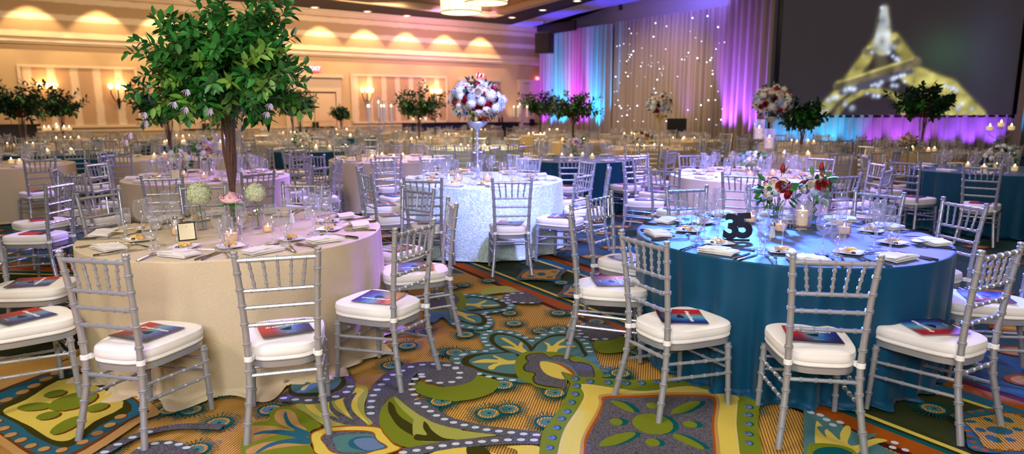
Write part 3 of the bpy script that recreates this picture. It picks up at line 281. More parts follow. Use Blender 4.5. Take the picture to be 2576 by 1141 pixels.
    for it in CARPET:
        k=it[0]
        if k=='P':
            p=[(a/1000,c/1000) for a,c in it[3]];poly(it[1],smoothpoly(p) if it[2] else p)
        elif k=='E': ell(it[1],*[a/1000 for a in it[2:]])
        elif k=='S': sun(it[1]/1000,it[2]/1000)
        elif k=='B':
            p=[Vector((a/1000,c/1000)) for a,c in it[3]];w=it[2]/2000
            L=[];Q=[]
            for i,a in enumerate(p):
                t=(p[min(i+1,len(p)-1)]-p[max(i-1,0)]).normalized();nn=Vector((-t.y,t.x))*w;L.append(tuple(a+nn));Q.append(tuple(a-nn))
            poly(it[1],L+Q[::-1])
        elif k=='D':
            p=[Vector((a/1000,c/1000)) for a,c in it[4]];sp=it[2]/1000;r=it[3]/1000;acc=0
            for a,c in zip(p,p[1:]):
                d=(c-a).length;t=acc
                while t<d:
                    z=a.lerp(c,t/d);ell('blue',z.x+.004,z.y-.006,r*1.12,r*.8,10) if it[1]=='white' else 0;ell(it[1],z.x,z.y,r,r*.72,10);t+=sp
                acc=t-d
    o=b.build('floor',mats,smooth=False);o['kind']='structure'
floor()
# ---------------------------------------------------------------- room shell
Kc=Vector((1.33,32.0));wd=Vector((-16.5,-11.6)).normalized();WALLRZ=math.atan2(wd.y,wd.x);wn=Vector((-wd.y,wd.x)) # wn points into the room
if wn.dot(Vector((0,10))-Kc)<0: wn=-wn
def wbox(b,s0,s1,z0,z1,t0,t1):  # wall-frame box: along s, up z, out of the wall t
    b.box(((s0+s1)/2,(t0+t1)/2,(z0+z1)/2),(s1-s0,t1-t0,z1-z0))
TS=1 if Vector((-wd.y,wd.x)).dot(wn)>0 else -1
def wobj(name,b,mats,s,z=0,parent=None,**k):
    o=b.build(name,mats,parent,**k)
    if not parent:
        o.location=(Kc.x+wd.x*s,Kc.y+wd.y*s,z);o.rotation_euler=(0,0,WALLRZ)
    return o
def wpos(s,t=0,z=0): return (Kc.x+wd.x*s+wn.x*t,Kc.y+wd.y*s+wn.y*t,z)
b=MB();wbox(b,-.2,30,0,5.25,-.25*TS,0);o=wobj('wall_left',b,['wall_paint'],0,smooth=False);o['kind']='structure'
b=MB();wbox(b,0,30,3.72,5.0,0,.04*TS);o=wobj('trim_1',b,['frieze_paper'],0,smooth=False);o['kind']='structure'
b=MB()
for z0,z1,t in ((3.5,3.56,.06),(3.56,3.62,.1),(3.62,3.70,.07),(3.70,3.74,.12),(4.98,5.04,.08),(5.04,5.12,.16),(5.12,5.2,.24)): wbox(b,0,30,z0,z1,0,t*TS)
o=wobj('trim_2',b,['trim_paint'],0,smooth=False);o['kind']='structure'
b=MB();wbox(b,0,30,0,.16,0,.03*TS);wbox(b,0,30,.86,.92,0,.03*TS);o=wobj('baseboard_left',b,['trim_paint'],0,smooth=False);o['kind']='structure'
for i,(s0,s1) in enumerate(((16.6,19.65),(5.04,9.2),(22,25.5))):
    b=MB();wbox(b,-(s1-s0)/2,(s1-s0)/2,1.05,2.84,0,.02*TS);o=wobj('wall_panel',b,['panel_paper'],(s0+s1)/2,smooth=False)
    b=MB();h=(s1-s0)/2
    wbox(b,-h-.06,h+.06,2.82,2.9,0,.05*TS);wbox(b,-h-.06,h+.06,.99,1.07,0,.05*TS);wbox(b,-h-.06,-h+.02,1.0,2.85,0,.05*TS);wbox(b,h-.02,h+.06,1.0,2.85,0,.05*TS)
    wobj('panel_moulding',b,['trim_paint'],0,parent=o,smooth=False);o['kind']='structure'
def ddoor(n,sc,w,single=False):
    o=empty('door_%d'%n,wpos(sc),WALLRZ);o['kind']='structure';h=w/2
    b=MB()
    for a in (-1,1): wbox(b,a*(h+.12)-.1,a*(h+.12)+.1,0,2.3,0,.08*TS)
    wbox(b,-h-.22,h+.22,2.2,2.72,0,.07*TS);wbox(b,-h-.3,h+.3,2.72,2.85,0,.16*TS);b.build('door_casing',['trim_paint'],o,smooth=False)
    for a in (-1,1):
        b=MB();wbox(b,(0 if a>0 else -h)+.01,(h if a>0 else 0)-.01,.01,2.15,.01*TS,.05*TS)
        for z0,z1 in ((.2,.75),(1.1,2.0)): wbox(b,(a*h/2)-h*.36,(a*h/2)+h*.36,z0,z1,.05*TS,.06*TS)
        d=b.build('door_leaf',['door_paint'],o,smooth=False)
        b=MB();wbox(b,a*h/2-h*.42,a*h/2+h*.42,.84,.9,.07*TS,.12*TS);wbox(b,a*.07-.04,a*.07+.04,.78,1.08,.06*TS,.13*TS);b.build('push_bar',['black'],d,smooth=False)
    b=MB();wbox(b,-.012,.012,0,2.15,.02*TS,.05*TS);wbox(b,-h,h,2.14,2.2,.01*TS,.04*TS);b.build('door_gap',['bronze'],o,smooth=False)
ddoor(1,10.75,1.7);ddoor(2,3.4,1.5);ddoor(3,.55,1.0);ddoor(4,14.6,1.6)
def text_mesh(body,size,depth,matn,align='CENTER',bold=0):
    cu=bpy.data.curves.new('txt','FONT');cu.body=body;cu.size=size;cu.extrude=depth;cu.align_x=align;cu.align_y='CENTER';cu.offset=bold;cu.resolution_u=3
    o=bpy.data.objects.new('txt',cu);COL.objects.link(o);bpy.context.view_layer.update()
    me=bpy.data.meshes.new_from_object(o.evaluated_get(bpy.context.evaluated_depsgraph_get()));bpy.data.objects.remove(o);me.materials.clear();me.materials.append(M[matn]);return me
ext=text_mesh('EXIT',.2,.004,'exit_text')
for i,(s,z,w) in enumerate(((10.67,3.04,'above the double door left of the striped panel'),(3.39,2.97,'above the doorway behind the tall flower ball'),(.15,2.9,'beside the lit drape in the corner'))):
    b=MB();b.box((0,0,0),(.42,.06,.2));o=wobj('exit_sign',b,['exit_red'],s,z,smooth=False);o.location=wpos(s,.1,z)
    tag(o,'red glowing exit sign '+w,'sign','exit signs along the cream wall')
    t=link('sign_lettering',ext,o);t.location=(0,.036*TS,0);t.rotation_euler=(R(90),0,PI if TS>0 else 0)
# sconces
def make_sconce():
    e=empty('wall_sconce',(0,0,0));e['category']='wall lamp'
    b=MB();b.tube([(0,.06*TS,-.28),(0,.08*TS,-.1),(0,.1*TS,.05)],[.02,.05,.05],8)
    for x in (-.2,0,.2):
        b.tube([(0,.1*TS,-.1),(x*.6,.13*TS,0),(x,.14*TS,.2),(x,.14*TS,.34)],.018,6)
    b.build('sconce_arm',['bronze'],e)
    for x in (-.2,0,.2):
        b=MB();b.lathe([(.02,.34),(.05,.38),(.075,.46),(.06,.5)],10,(x,.14*TS,0));b.build('lamp_shade',['sconce_glow'],e)
    return Proto(e)
sc=make_sconce()
for s,z,w in ((17.14,1.85,'on the striped panel right of the small tree'),(19.0,1.85,'on the striped panel behind the big dark tree'),(8.64,1.85,'on the striped panel left of the leafy centrepiece'),(5.58,1.85,'on the striped panel right of the leafy centrepiece'),(23.6,1.85,'on the panel near the bar')):
    sc.put(wpos(s,0,z),WALLRZ,'bronze three-armed wall sconce '+w,'sconces on the striped panels')
    if s<22:
        L=bpy.data.lights.new('sconce_light','POINT');L.energy=11;L.color=(1,.62,.28);L.shadow_soft_size=.12;o=bpy.data.objects.new('sconce_light',L);COL.objects.link(o);o.location=wpos(s,.35,z+.55)
# ceiling
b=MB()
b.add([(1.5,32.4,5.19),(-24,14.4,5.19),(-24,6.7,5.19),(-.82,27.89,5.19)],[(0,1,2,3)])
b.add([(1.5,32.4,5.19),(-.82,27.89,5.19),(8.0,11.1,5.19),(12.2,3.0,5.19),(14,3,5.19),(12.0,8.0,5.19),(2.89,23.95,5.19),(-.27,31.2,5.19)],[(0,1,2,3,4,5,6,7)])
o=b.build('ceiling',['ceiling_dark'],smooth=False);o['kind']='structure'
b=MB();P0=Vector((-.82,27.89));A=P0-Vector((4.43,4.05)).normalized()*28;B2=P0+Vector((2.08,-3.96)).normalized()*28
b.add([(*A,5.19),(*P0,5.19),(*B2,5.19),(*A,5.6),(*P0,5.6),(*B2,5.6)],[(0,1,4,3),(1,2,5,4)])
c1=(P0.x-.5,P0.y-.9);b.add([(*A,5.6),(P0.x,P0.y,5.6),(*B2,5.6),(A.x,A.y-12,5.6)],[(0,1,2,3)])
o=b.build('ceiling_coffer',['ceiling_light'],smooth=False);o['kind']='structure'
b=MB()
def edge(p,q,w,z0,z1):
    d=(q-p);L=d.length;c=(p+q)/2;b.box((c.x,c.y,(z0+z1)/2),(L,w,z1-z0),math.atan2(d.y,d.x))
edge(A,P0,.3,5.12,5.32);edge(P0,B2,.3,5.12,5.32);o=b.build('trim_3',['trim_paint'],smooth=False);o['kind']='structure'
# beam lit blue, stage ceiling and fascia
b=MB();b.add([(.2,32.6,5.16),(.75,31.9,5.16),(2.6,27.0,5.16),(9.5,14.5,5.16),(12.5,9,5.16),(11.2,8.2,5.16),(2.7,24.0,5.16),(-.35,31.2,5.16)],[(0,1,2,3,4,5,6,7)])
b.add([(.75,31.9,5.16),(2.6,27.0,5.16),(9.5,14.5,5.16),(.75,31.9,6.4),(2.6,27.0,6.4),(9.5,14.5,6.4)],[(0,1,4,3),(1,2,5,4)])
o=b.build('ceiling_beam',['fascia'],smooth=False);o['kind']='structure'
dd=Vector((7.2,-10.2)).normalized();DRZ=math.atan2(dd.y,dd.x);dn=Vector((-dd.y,dd.x));
if dn.dot(Vector((0,10))-Kc)<0: dn=-dn
b=MB();p=Kc-dn*.6;q=Kc+dd*12.2-dn*.6;b.add([(p.x,p.y,0),(q.x,q.y,0),(q.x,q.y,6.5),(p.x,p.y,6.5)],[(0,1,2,3)]);b.add([(7.9,22.6,0),(22,22.6,0),(22,22.6,6.5),(7.9,22.6,6.5)],[(0,1,2,3)])
o=b.build('wall_stage',['fascia'],smooth=False);o['kind']='structure'
def dpos(s,t=0,z=0): return (Kc.x+dd.x*s+dn.x*t,Kc.y+dd.y*s+dn.y*t,z)
# downlights in the ceiling
def downlight_at(x,y,lab,grp='recessed ceiling downlights'):
    return DL.put((x,y,5.185),0,lab,grp)
e=empty('ceiling_downlight',(0,0,0));e['category']='ceiling lamp'
b=MB();b.lathe([(.17,0),(.17,-.02),(.13,-.025),(.12,.02)],20);b.build('lamp_trim',['trim_paint'],e)
b=MB();b.lathe([(.001,-.012),(.12,-.012)],16);b.build('lamp_lens',['downlight'],e)
DL=Proto(e)
dls=[(-7.13,25.41),(-5.45,26.49),(-4.14,27.67),(-2.77,29.08),(-1.08,30.27),(.02,28.26),(1.16,26.17),(2.24,24.02),(-8.9,24.3),(-10.6,23.1)]
ordw=['first','second','third','fourth','fifth','sixth','seventh','eighth','ninth','tenth']
for i,(x,y) in enumerate(dls):
    lab='small round ceiling downlight, %s along the cream wall counting from the corner'%ordw[[4,3,2,1,0,9,9,9,5,6][i]] if i<5 or i>7 else 'small round ceiling downlight, %s from the corner beside the blue beam'%ordw[i-5]
    downlight_at(x,y,lab)
def spot(loc,to,e,col,ang,blend=.5,size=.1,name='spot'):
    L=bpy.data.lights.new(name,'SPOT');L.energy=e;L.color=col;L.spot_size=R(ang);L.spot_blend=blend;L.shadow_soft_size=size
    o=bpy.data.objects.new(name,L);COL.objects.link(o);o.location=loc;o.rotation_euler=(Vector(to)-Vector(loc)).to_track_quat('-Z','Y').to_euler();return o
def area(loc,to,e,col,sx,sy,name='area'):
    L=bpy.data.lights.new(name,'AREA');L.energy=e;L.color=col;L.shape='RECTANGLE';L.size=sx;L.size_y=sy
    o=bpy.data.objects.new(name,L);COL.objects.link(o);o.location=loc;o.rotation_euler=(Vector(to)-Vector(loc)).to_track_quat('-Z','Y').to_euler();return o
for i in range(11):
    s=3.3+1.77*i;spot(wpos(s,.75,5.12),wpos(s,.05,2.6),230,(1,.72,.38),78,.35,.05,'frieze_spot')
# chandelier drums
def make_drum():
    e=empty('drum_pendant',(0,0,0));e['category']='pendant lamp'
    b=MB();b.lathe([(.6,0),(.61,.28),(.61,.56)],40);b.build('lamp_shade',['lamp_glass'],e)
    b=MB();b.lathe([(.001,-.03),(.3,-.025),(.585,.0)],40);b.build('diffuser',['lamp_diffuser'],e)
    b=MB();b.lathe([(.602,-.015),(.615,-.015),(.615,.02),(.602,.02)],40);b.lathe([(.61,.54),(.622,.54),(.622,.57),(.61,.57)],40)
    for k in range(6): a=k*PI/3;b.tube([(.612*math.cos(a),.612*math.sin(a),0),(.617*math.cos(a),.617*math.sin(a),.56)],.006,5)
    b.build('lamp_rim',['lamp_trim'],e)
    b=MB();b.tube([(0,0,-.06),(0,0,-.02)],[.012,.03],8);b.tube([(0,0,.1),(0,0,1.0)],.015,8);b.build('stem',['bronze'],e);return Proto(e)
dr=make_drum()
for x,y,z,w in ((-1.52,21.1,4.4,'lowest and leftmost of the overlapping cluster'),(-.72,19.9,4.5,'middle one of the overlapping cluster'),(-.02,18.75,4.62,'highest and rightmost of the overlapping cluster')):
    dr.put((x,y,z),0,'large cream drum pendant lamp, '+w,'drum pendants in the coffered ceiling')
# ---------------------------------------------------------------- drapes
def drape(name,p,q,z0,z1,label,cat='curtain',amp=.10,per=.24,matn='taupe_drape',seed=1,group=None,swag=0):
    p=Vector(p);q=Vector(q);L=(q-p).length;d=(q-p)/L;n=Vector((-d.y,d.x));g=random.Random(seed)
    ph=[g.uniform(0,6.28) for _ in range(5)];N=int(L/per*14)
    b=MB();vs=[];H=8
    for j in range(H+1):
        t=j/H;z=z0+(z1-z0)*t
        for i in range(N+1):
            s=L*i/N;a=s*2*PI/per
            off=amp*(math.sin(a+1.3*math.sin(s*2.1+ph[0])+ph[1])+.45*math.sin(a*1.9+ph[2]+t*.6)+.4*math.sin(a*.37+ph[3]))*(.75+.35*(1-t))
            c=p+d*s+n*off
            vs.append((c.x-p.x,c.y-p.y,z))
    W=N+1
    b.add(vs,[(j*W+i,j*W+i+1,(j+1)*W+i+1,(j+1)*W+i) for j in range(H) for i in range(N)])
    o=b.build(name,[matn],auto=0);o.location=(p.x,p.y,0);tag(o,label,cat,group);return o
dp=lambda s,t=0:dpos(s,t)[:2]
drape('stage_drape',dp(.25,.25),dp(4.95,.25),0.02,4.88,'tall pleated drape washed in purple and cyan light, leftmost beside the speaker',seed=2)
drape('stage_drape',dp(4.95,.0),dp(10.6,.0),0.02,4.95,'tall pleated taupe drape dotted with tiny star lights',seed=5,amp=.09,per=.2)
drape('stage_drape',dp(10.5,.3),dp(12.25,.3),0.02,5.6,'narrow tall drape washed in violet light left of the screen',seed=8)
drape('stage_drape',(16.0,21.6),(19.5,21.6),0.02,6.2,'tall drape washed in blue light right of the screen',seed=9)
drape('stage_skirt',(8.3,21.75),(16.1,21.75),0.05,1.34,'low pleated skirt drape hanging below the projection screen','stage skirt',amp=.05,per=.3,seed=4)
b=MB();b.box((12.2,21.3,.035),(8.2,.5,.05));o=b.build('stage_foot_glow',['stage_glow_blue'],smooth=False);tag(o,'thin strip painted blue for the glow along the foot of the stage skirt','floor glow');o.location.x=.6  # blue glow on the floor, put into the colour of a thin slab
st=MB();st.lathe([(.001,-.022),(.018,-.012),(.022,0),(.018,.012),(.001,.022)],8);stm=st.mesh('fairy_light',['star'])
g=random.Random(21)
for i in range(92):
    s=g.uniform(5.1,10.5);z=g.uniform(.9,4.7);o=link('fairy_light',stm);o.location=dpos(s,.2+g.uniform(0,.06),z);k=g.choice([.45,.6,.75,.9,1.25]);o.scale=(k,k,k)
    tag(o,'tiny white star light hanging on the taupe stage drape','fairy light','star lights on the taupe drape')
# screen
def screen():
    W,H=7.5,4.3;nx,ny=300,170;x0=8.42;z0=1.32
    # picture coordinates are in hundredths of the screen size
    Xs=np.linspace(0,1,nx+1);Zs=np.linspace(0,1,ny+1);X,Zz=np.meshgrid(Xs,Zs)
    wx=x0+X*W;wz=z0+Zz*H
    PX=1967+(wx-8.42)/7.25*583;PY=291-(wz-1.32)/3.53*291
    C=np.zeros(X.shape+(3,));C[:]=(.040,.030,.034)
    C+=np.exp(-(((PX-2380)/70)**2+((PY-130)/60)**2))[...,None]*np.array((.01,.05,.025))
    C+=np.exp(-(((PX-2480)/60)**2+((PY-150)/130)**2))[...,None]*np.array((.012,.02,.04))
    def seg(a,b,w0,w1,col,soft=5,k=1):
        ax,ay=a;bx,by=b;dx,dy=bx-ax,by-ay;L2=dx*dx+dy*dy
        t=np.clip(((PX-ax)*dx+(PY-ay)*dy)/L2,0,1);D=np.hypot(PX-ax-t*dx,PY-ay-t*dy);w=w0+(w1-w0)*t
        m=1/(1+np.exp((D-w)/soft*2.5));m=(m*k)[...,None];return m,np.array(col)
    def over(*a,**k):
        nonlocal C
        m,c=seg(*a,**k);C=C*(1-m)+c*m
    Y=(.60,.54,.16);Y2=(.46,.40,.12);W_=(.8,.8,.78);G=(.2,.17,.1);Bz=(.35,.5,1)
    over((2065,300),(2165,190),15,13,Y);over((2150,200),(2208,105),16,13,Y2);over((2300,160),(2250,95),17,13,Y2)
    over((2300,185),(2400,225),24,26,Y);over((2400,225),(2475,300),26,30,Y);over((2360,250),(2440,300),26,26,Y)
    over((2220,140),(2225,165),14,14,(.12,.1,.06),soft=8);over((2120,214),(2312,155),12,13,G,soft=4);over((2130,232),(2300,178),8,8,(.1,.09,.14),soft=5)
    for i in range(12):
        a0=PI*i/12;a1=PI*(i+1)/12;f=lambda a:(2205+88*-math.cos(a),300-72*math.sin(a)-10*math.cos(a)*-1);over(f(a0),f(a1),6,6,Y2,soft=4)
    over((2183,128),(2258,103),9,9,G,soft=4);over((2188,118),(2252,95),4,4,Y,soft=3)
    over((2223,112),(2220,24),25,7,(.62,.62,.45),soft=5);over((2222,104),(2219,22),17,5,(.78,.82,.8),soft=6);over((2118,206),(2300,147),3,3,Y,soft=3)
    gg=random.Random(5)
    sp=[(2109,247),(2098,252),(2118,245),(2138,225),(2150,222),(2160,224),(2205,214),(2213,211),(2222,213),(2228,206),(2256,196),(2266,193),(2276,190),(2285,188),(2258,215),(2268,216),(2288,204),(2260,195),(2198,130),(2232,118),(2252,118),(2252,140),(2262,146),(2268,150),(2240,130),(2390,215),(2400,218),(2412,222),(2422,228),(2466,275),(2385,270),(2430,272),(2440,262),(2345,240),(2224,241),(2212,240),(2195,235),(2160,272),(2140,262),(2220,60),(2218,40),(2230,85),(2210,90),(2095,278),(2080,285),(2213,20)]
    for x,y in sp:
        r=gg.uniform(4,7);m=np.exp(-(((PX-x)/r)**2+((PY-y)/r)**2)*1.2)[...,None];C=C*(1-m)+np.array((.62,.72,1.0))*m*1.15
    nz=np.random.RandomState(4).rand(18,40);iy=np.clip((PY/291*17),0,16.99);ix=np.clip((PX-1967)/583*39,0,38.99);y0=iy.astype(int);x0_=ix.astype(int);fy=iy-y0;fx=ix-x0_
    nn=(nz[y0,x0_]*(1-fy)*(1-fx)+nz[y0+1,x0_]*fy*(1-fx)+nz[y0,x0_+1]*(1-fy)*fx+nz[y0+1,x0_+1]*fy*fx)
    br=C[...,1:2]>.12;C=np.where(br,C*(.30+1.2*nn[...,None]),C)
    b=MB();n1=nx+1
    b.add([(float(a),0,float(c)) for a,c in zip((X.ravel()-.5)*W,Zz.ravel()*H)],[(j*n1+i,j*n1+i+1,(j+1)*n1+i+1,(j+1)*n1+i) for j in range(ny) for i in range(nx)])
    e=empty('projection_screen',(x0+W/2,21.75,z0),0,'huge projection screen showing a night-lit lattice tower','screen')
    o=b.build('screen_surface',['screen_image'],e,smooth=False);ca=o.data.color_attributes.new('Col','FLOAT_COLOR','POINT')
    A4=np.ones((X.size,4));A4[:,:3]=np.clip(C.reshape(-1,3),0,1);ca.data.foreach_set('color',A4.ravel())
    b=MB();
    for c,d in (((-W/2-.06,.03,H/2),(.12,.1,H+.2)),((W/2+.06,.03,H/2),(.12,.1,H+.2)),((0,.03,-.03),(W+.24,.1,.06)),((0,.03,H+.06),(W+.24,.1,.12))): b.box(c,d)
    b.build('screen_frame',['black'],e,smooth=False)
screen()
# line-array speaker
e=empty('hanging_speaker',(1.38,29.2,4.2),R(-20),'black box speaker hanging in the corner between cream wall and lit drape','speaker')
b=MB();b.box((0,0,.05),(.68,.5,.8));b.box((0,-.27,.05),(.6,.04,.74));b.build('speaker_cabinet',['grille'],e,smooth=False)
b=MB()
for x in (-.25,.25): b.tube([(x,0,.45),(0,0,.95)],.012,6)
b.box((0,0,.48),(.6,.3,.05));b.build('rigging',['black'],e)
e=empty('black_monitor',(5.4,22.3,0),R(-8),'black flat monitor standing in front of the taupe drape','monitor')
b=MB();b.box((0,0,.98),(.62,.06,.5));b.build('display',['black'],e,smooth=False);b=MB();b.tube([(0,.02,.05),(0,.02,.9)],.03,8);b.box((0,0,.03),(.5,.4,.06));b.build('monitor_stand',['black'],e)
e=empty('masking_board',(1.9,29.9,4.95),DRZ);tag(e,'black rectangular panel hung below the blue ceiling beam','panel')
b=MB();b.box((0,0,0),(2.6,.08,.42));b.build('panel_board',['black'],e,smooth=False)
sm=MB();sm.lathe([(.001,0),(.07,0),(.08,-.24),(.001,-.24)],12);sm.box((0,0,.06),(.03,.03,.14));spm=sm.mesh('stage_spotlight',['black'])
for s,z,w in ((5.9,5.5,'left one'),(8.1,5.6,'middle one'),(10.2,5.62,'right one')):
    o=link('stage_spotlight',spm);o.location=dpos(s,.7,z);tag(o,'small black can spotlight above the taupe drape, '+w,'spotlight','can spotlights on the fascia')
# bars and sculpture by the wall
e=empty('bar_counter',wpos(21.0,.9),WALLRZ,'dark wooden bar counter at the far left wall','bar')
b=MB();wbox(b,-1.6,1.6,0,1.08,-.35,.35);b.build('bar_front',['dark_wood'],e,smooth=False);b=MB();wbox(b,-1.7,1.7,1.08,1.14,-.42,.42);b.build('bar_top',['bronze'],e,smooth=False)
e=empty('buffet_table',wpos(6.4,1.6),WALLRZ,'long buffet table with navy cloth by the striped panel','table')
b=MB();wbox(b,-1.3,1.3,0,.98,-.4,.4);b.build('table_cloth',['navy'],e,smooth=False);b=MB();wbox(b,-1.32,1.32,.98,1.02,-.42,.42);b.build('table_top',['black'],e,smooth=False)
e=empty('back_bar',wpos(3.6,1.6),WALLRZ,'black serving counter with lit front behind the flower ball','counter')
b=MB();wbox(b,-1.0,1.0,0,.95,-.35,.35);b.build('counter_body',['black'],e,smooth=False);b=MB();wbox(b,-1.05,1.05,.95,1.0,-.4,.4);b.build('counter_top',['bronze'],e,smooth=False)
for i,(s,h) in enumerate(((4.4,.3),(4.25,.26),(4.1,.32),(3.4,.24),(3.25,.3))):
    b=MB();b.lathe([(.001,0),(.045,.0),(.045,h*.6),(.015,h*.75),(.015,h),(.001,h)],10);o=b.build('bottle',[['black','bronze','navy'][i%3]]);o.location=wpos(s,1.6,1.0);tag(o,'small dark bottle standing on the black serving counter','bottle','bottles on the serving counter')
e=empty('glass_sculpture',wpos(4.7,2.5),WALLRZ,'swirling red art glass sculpture near the serving counter','sculpture')
b=MB()
for k in range(5):
    b.tube([(.26*math.cos(t)+(k-2)*.05,.04*(k-2),1.55+.42*math.sin(t)+.05*k) for t in np.linspace(-1.4,4.6,22)],[.03+.01*math.sin(t*2) for t in range(22)],7)
b.build('glass_swirl',['red_glass'],e);b=MB();b.tube([(0,0,0),(0,0,1.15)],[.05,.03],10);b.lathe([(.001,0),(.2,0),(.18,.04),(.001,.05)],16);b.build('pedestal',['black'],e)
# ---------------------------------------------------------------- chairs
def rpts(a,b_,k): return [a+(b_-a)*t for t in k]
def outline(n,zf=1):
    """rounded trapezoid seat outline, wider at the front"""
    o=[]
    for i in range(n):
        t=2*PI*i/n;c,s=math.cos(t),math.sin(t);e=2/3.6
        x=math.copysign(abs(c)**e,c);y=math.copysign(abs(s)**e,s)
        w=.158+.046*(y+1)/2
        o.append((x*w,y*.225+.022,0))
    return o
def cushion(b,n=36):
    ol=outline(n);lay=[(.9,.381),(.985,.382),(1.015,.389),(1.01,.400),(1.002,.404),(1.02,.410),(1.025,.431),(1.008,.444),(1.008,.447),(.965,.453),(.8,.457),(.45,.460),(.02,.461)]
    vs=[(x*k,(y-.012)*k+.012,z) for k,z in lay for x,y,_ in ol];fs=[(j*n+i,j*n+(i+1)%n,(j+1)*n+(i+1)%n,(j+1)*n+i) for j in range(len(lay)-1) for i in range(n)]
    b.add(vs,fs+[tuple(range(n))[::-1]])
def seatframe(b,n=36):
    ol=outline(n);lay=[(.93,.348),(.985,.35),(.99,.379),(.93,.38)]
    vs=[(x*k,(y-.012)*k+.012,z) for k,z in lay for x,y,_ in ol];fs=[(j*n+i,j*n+(i+1)%n,(j+1)*n+(i+1)%n,(j+1)*n+i) for j in range(len(lay)-1) for i in range(n)]
    b.add(vs,fs+[tuple(range(n))[::-1],tuple(len(ol)*3+i for i in range(n))])
def post_path(s): return [(s*.188,-.262,0),(s*.172,-.232,.14),(s*.16,-.208,.26),(s*.157,-.200,.38),(s*.160,-.205,.52),(s*.168,-.224,.72),(s*.178,-.243,.87),(s*.181,-.248,.905)]
def post_at(s,z):
    p=post_path(s)
    for a,c in zip(p,p[1:]):
        if a[2]<=z<=c[2]: t=(z-a[2])/(c[2]-a[2]);return tuple(a[i]+(c[i]-a[i])*t for i in range(3))
def chair_bits(nseg,full):
    """yields (name, MB, material, sub-label)"""
    out=[]
    def rail(p,q,r,k,rr=1.3):
        b=MB();L=(Vector(q)-Vector(p)).length;b.ringed([p,q],r,[L*t for t in k] if full else [],nseg-2 if full else 5,rr);return b
    b=MB();cushion(b,36 if full else 14);out.append(('seat_cushion',b,'cushion'))
    b=MB();seatframe(b,36 if full else 14);out.append(('seat_frame',b,'silver'))
    for s in (-1,1):
        b=MB();pp=post_path(s);b.ringed(pp,[.0165,.0145],[.1,.195,.275,.35,.485,.585,.675,.755,.835] if full else [],nseg,1.3)
        z=.905;x,y=s*.181,-.248
        b.lathe([(.014,0),(.019,.004),(.019,.009),(.013,.012),(.016,.018),(.018,.024),(.014,.029),(.001,.031)] if full else [(.014,0),(.018,.015),(.001,.03)],nseg,(x,y,z-.004));out.append(('back_leg',b,'silver'))
    for s in (-1,1):
        b=MB();b.ringed([(s*.192,.2,0),(s*.185,.192,.2),(s*.18,.186,.352)],[.0135,.0165],[.09,.19,.27,.33] if full else [],nseg,1.3);out.append(('front_leg',b,'silver'))
    a,c=post_at(-1,.885),post_at(1,.885);out.append(('top_rail',rail(a,c,.0115,[.14,.32,.5,.68,.86]),'silver'))
    for z in (.737,.655,.568):
        a,c=post_at(-1,z),post_at(1,z);out.append(('back_rail',rail(a,c,.0095,[.14,.32,.5,.68,.86]),'silver'))
    for k in range(5):
        x=(k-2)*.062;x2=(k-2)*.052;y0=post_at(1,.737)[1];y1=post_at(1,.885)[1]
        b=MB()
        if full: b.ringed([(x2,y0,.737),(x2*.5+x*.5,(y0+y1)/2,.811),(x,y1,.885)],.0068,[.035,.074,.113],7,1.45)
        else: b.tube([(x2,y0,.737),(x,y1,.885)],.008,4)
        out.append(('spindle',b,'silver'))
    def fl(s,z): return (s*(.18+.012*(.352-z)/.352),.186+.014*(.352-z)/.352,z)
    for s in (-1,1):
        for z in (.262,.185): out.append(('stretcher',rail(post_at(s,z+.03),fl(s,z),.0085,[.22,.42,.62,.82]),'silver'))
    out.append(('stretcher',rail(post_at(-1,.322),post_at(1,.322),.0095,[.2,.4,.6,.8]),'silver'))
    for z in ((.285,.215) if full else (.25,)): out.append(('stretcher',rail(fl(-1,z),fl(1,z),.008,[.25,.5,.75]),'silver'))
    for s in (-1,1):
        x,y,z=post_at(s,.405);b=MB();b.lathe([(.0175,-.013),(.0205,-.011),(.0205,.011),(.0175,.013)],12,(x,y,z));b.box((x-s*.014,y+.02,z),(.02,.02,.022));out.append(('cushion_strap',b,'strap'))
    return out
def make_chair():
    e=empty('chiavari_chair',(0,0,0));e['category']='chair'
    for nm,b,m in chair_bits(10,True):
        o=b.build(nm,[m],e)
        if nm=='seat_cushion':o['label']='white padded seat cushion'
        if nm=='cushion_strap':o['label']='white fabric strap around the back leg'
    return Proto(e)
def far_chair():
    b=MB()
    for nm,c,m in chair_bits(6,False):
        b.cur=0 if m=='silver' else 1;b.add(c.v,c.f)
    o=b.build('chiavari_chair',['silver','cushion']);o['category']='chair';return Proto(o)
CH=make_chair();FC=far_chair()
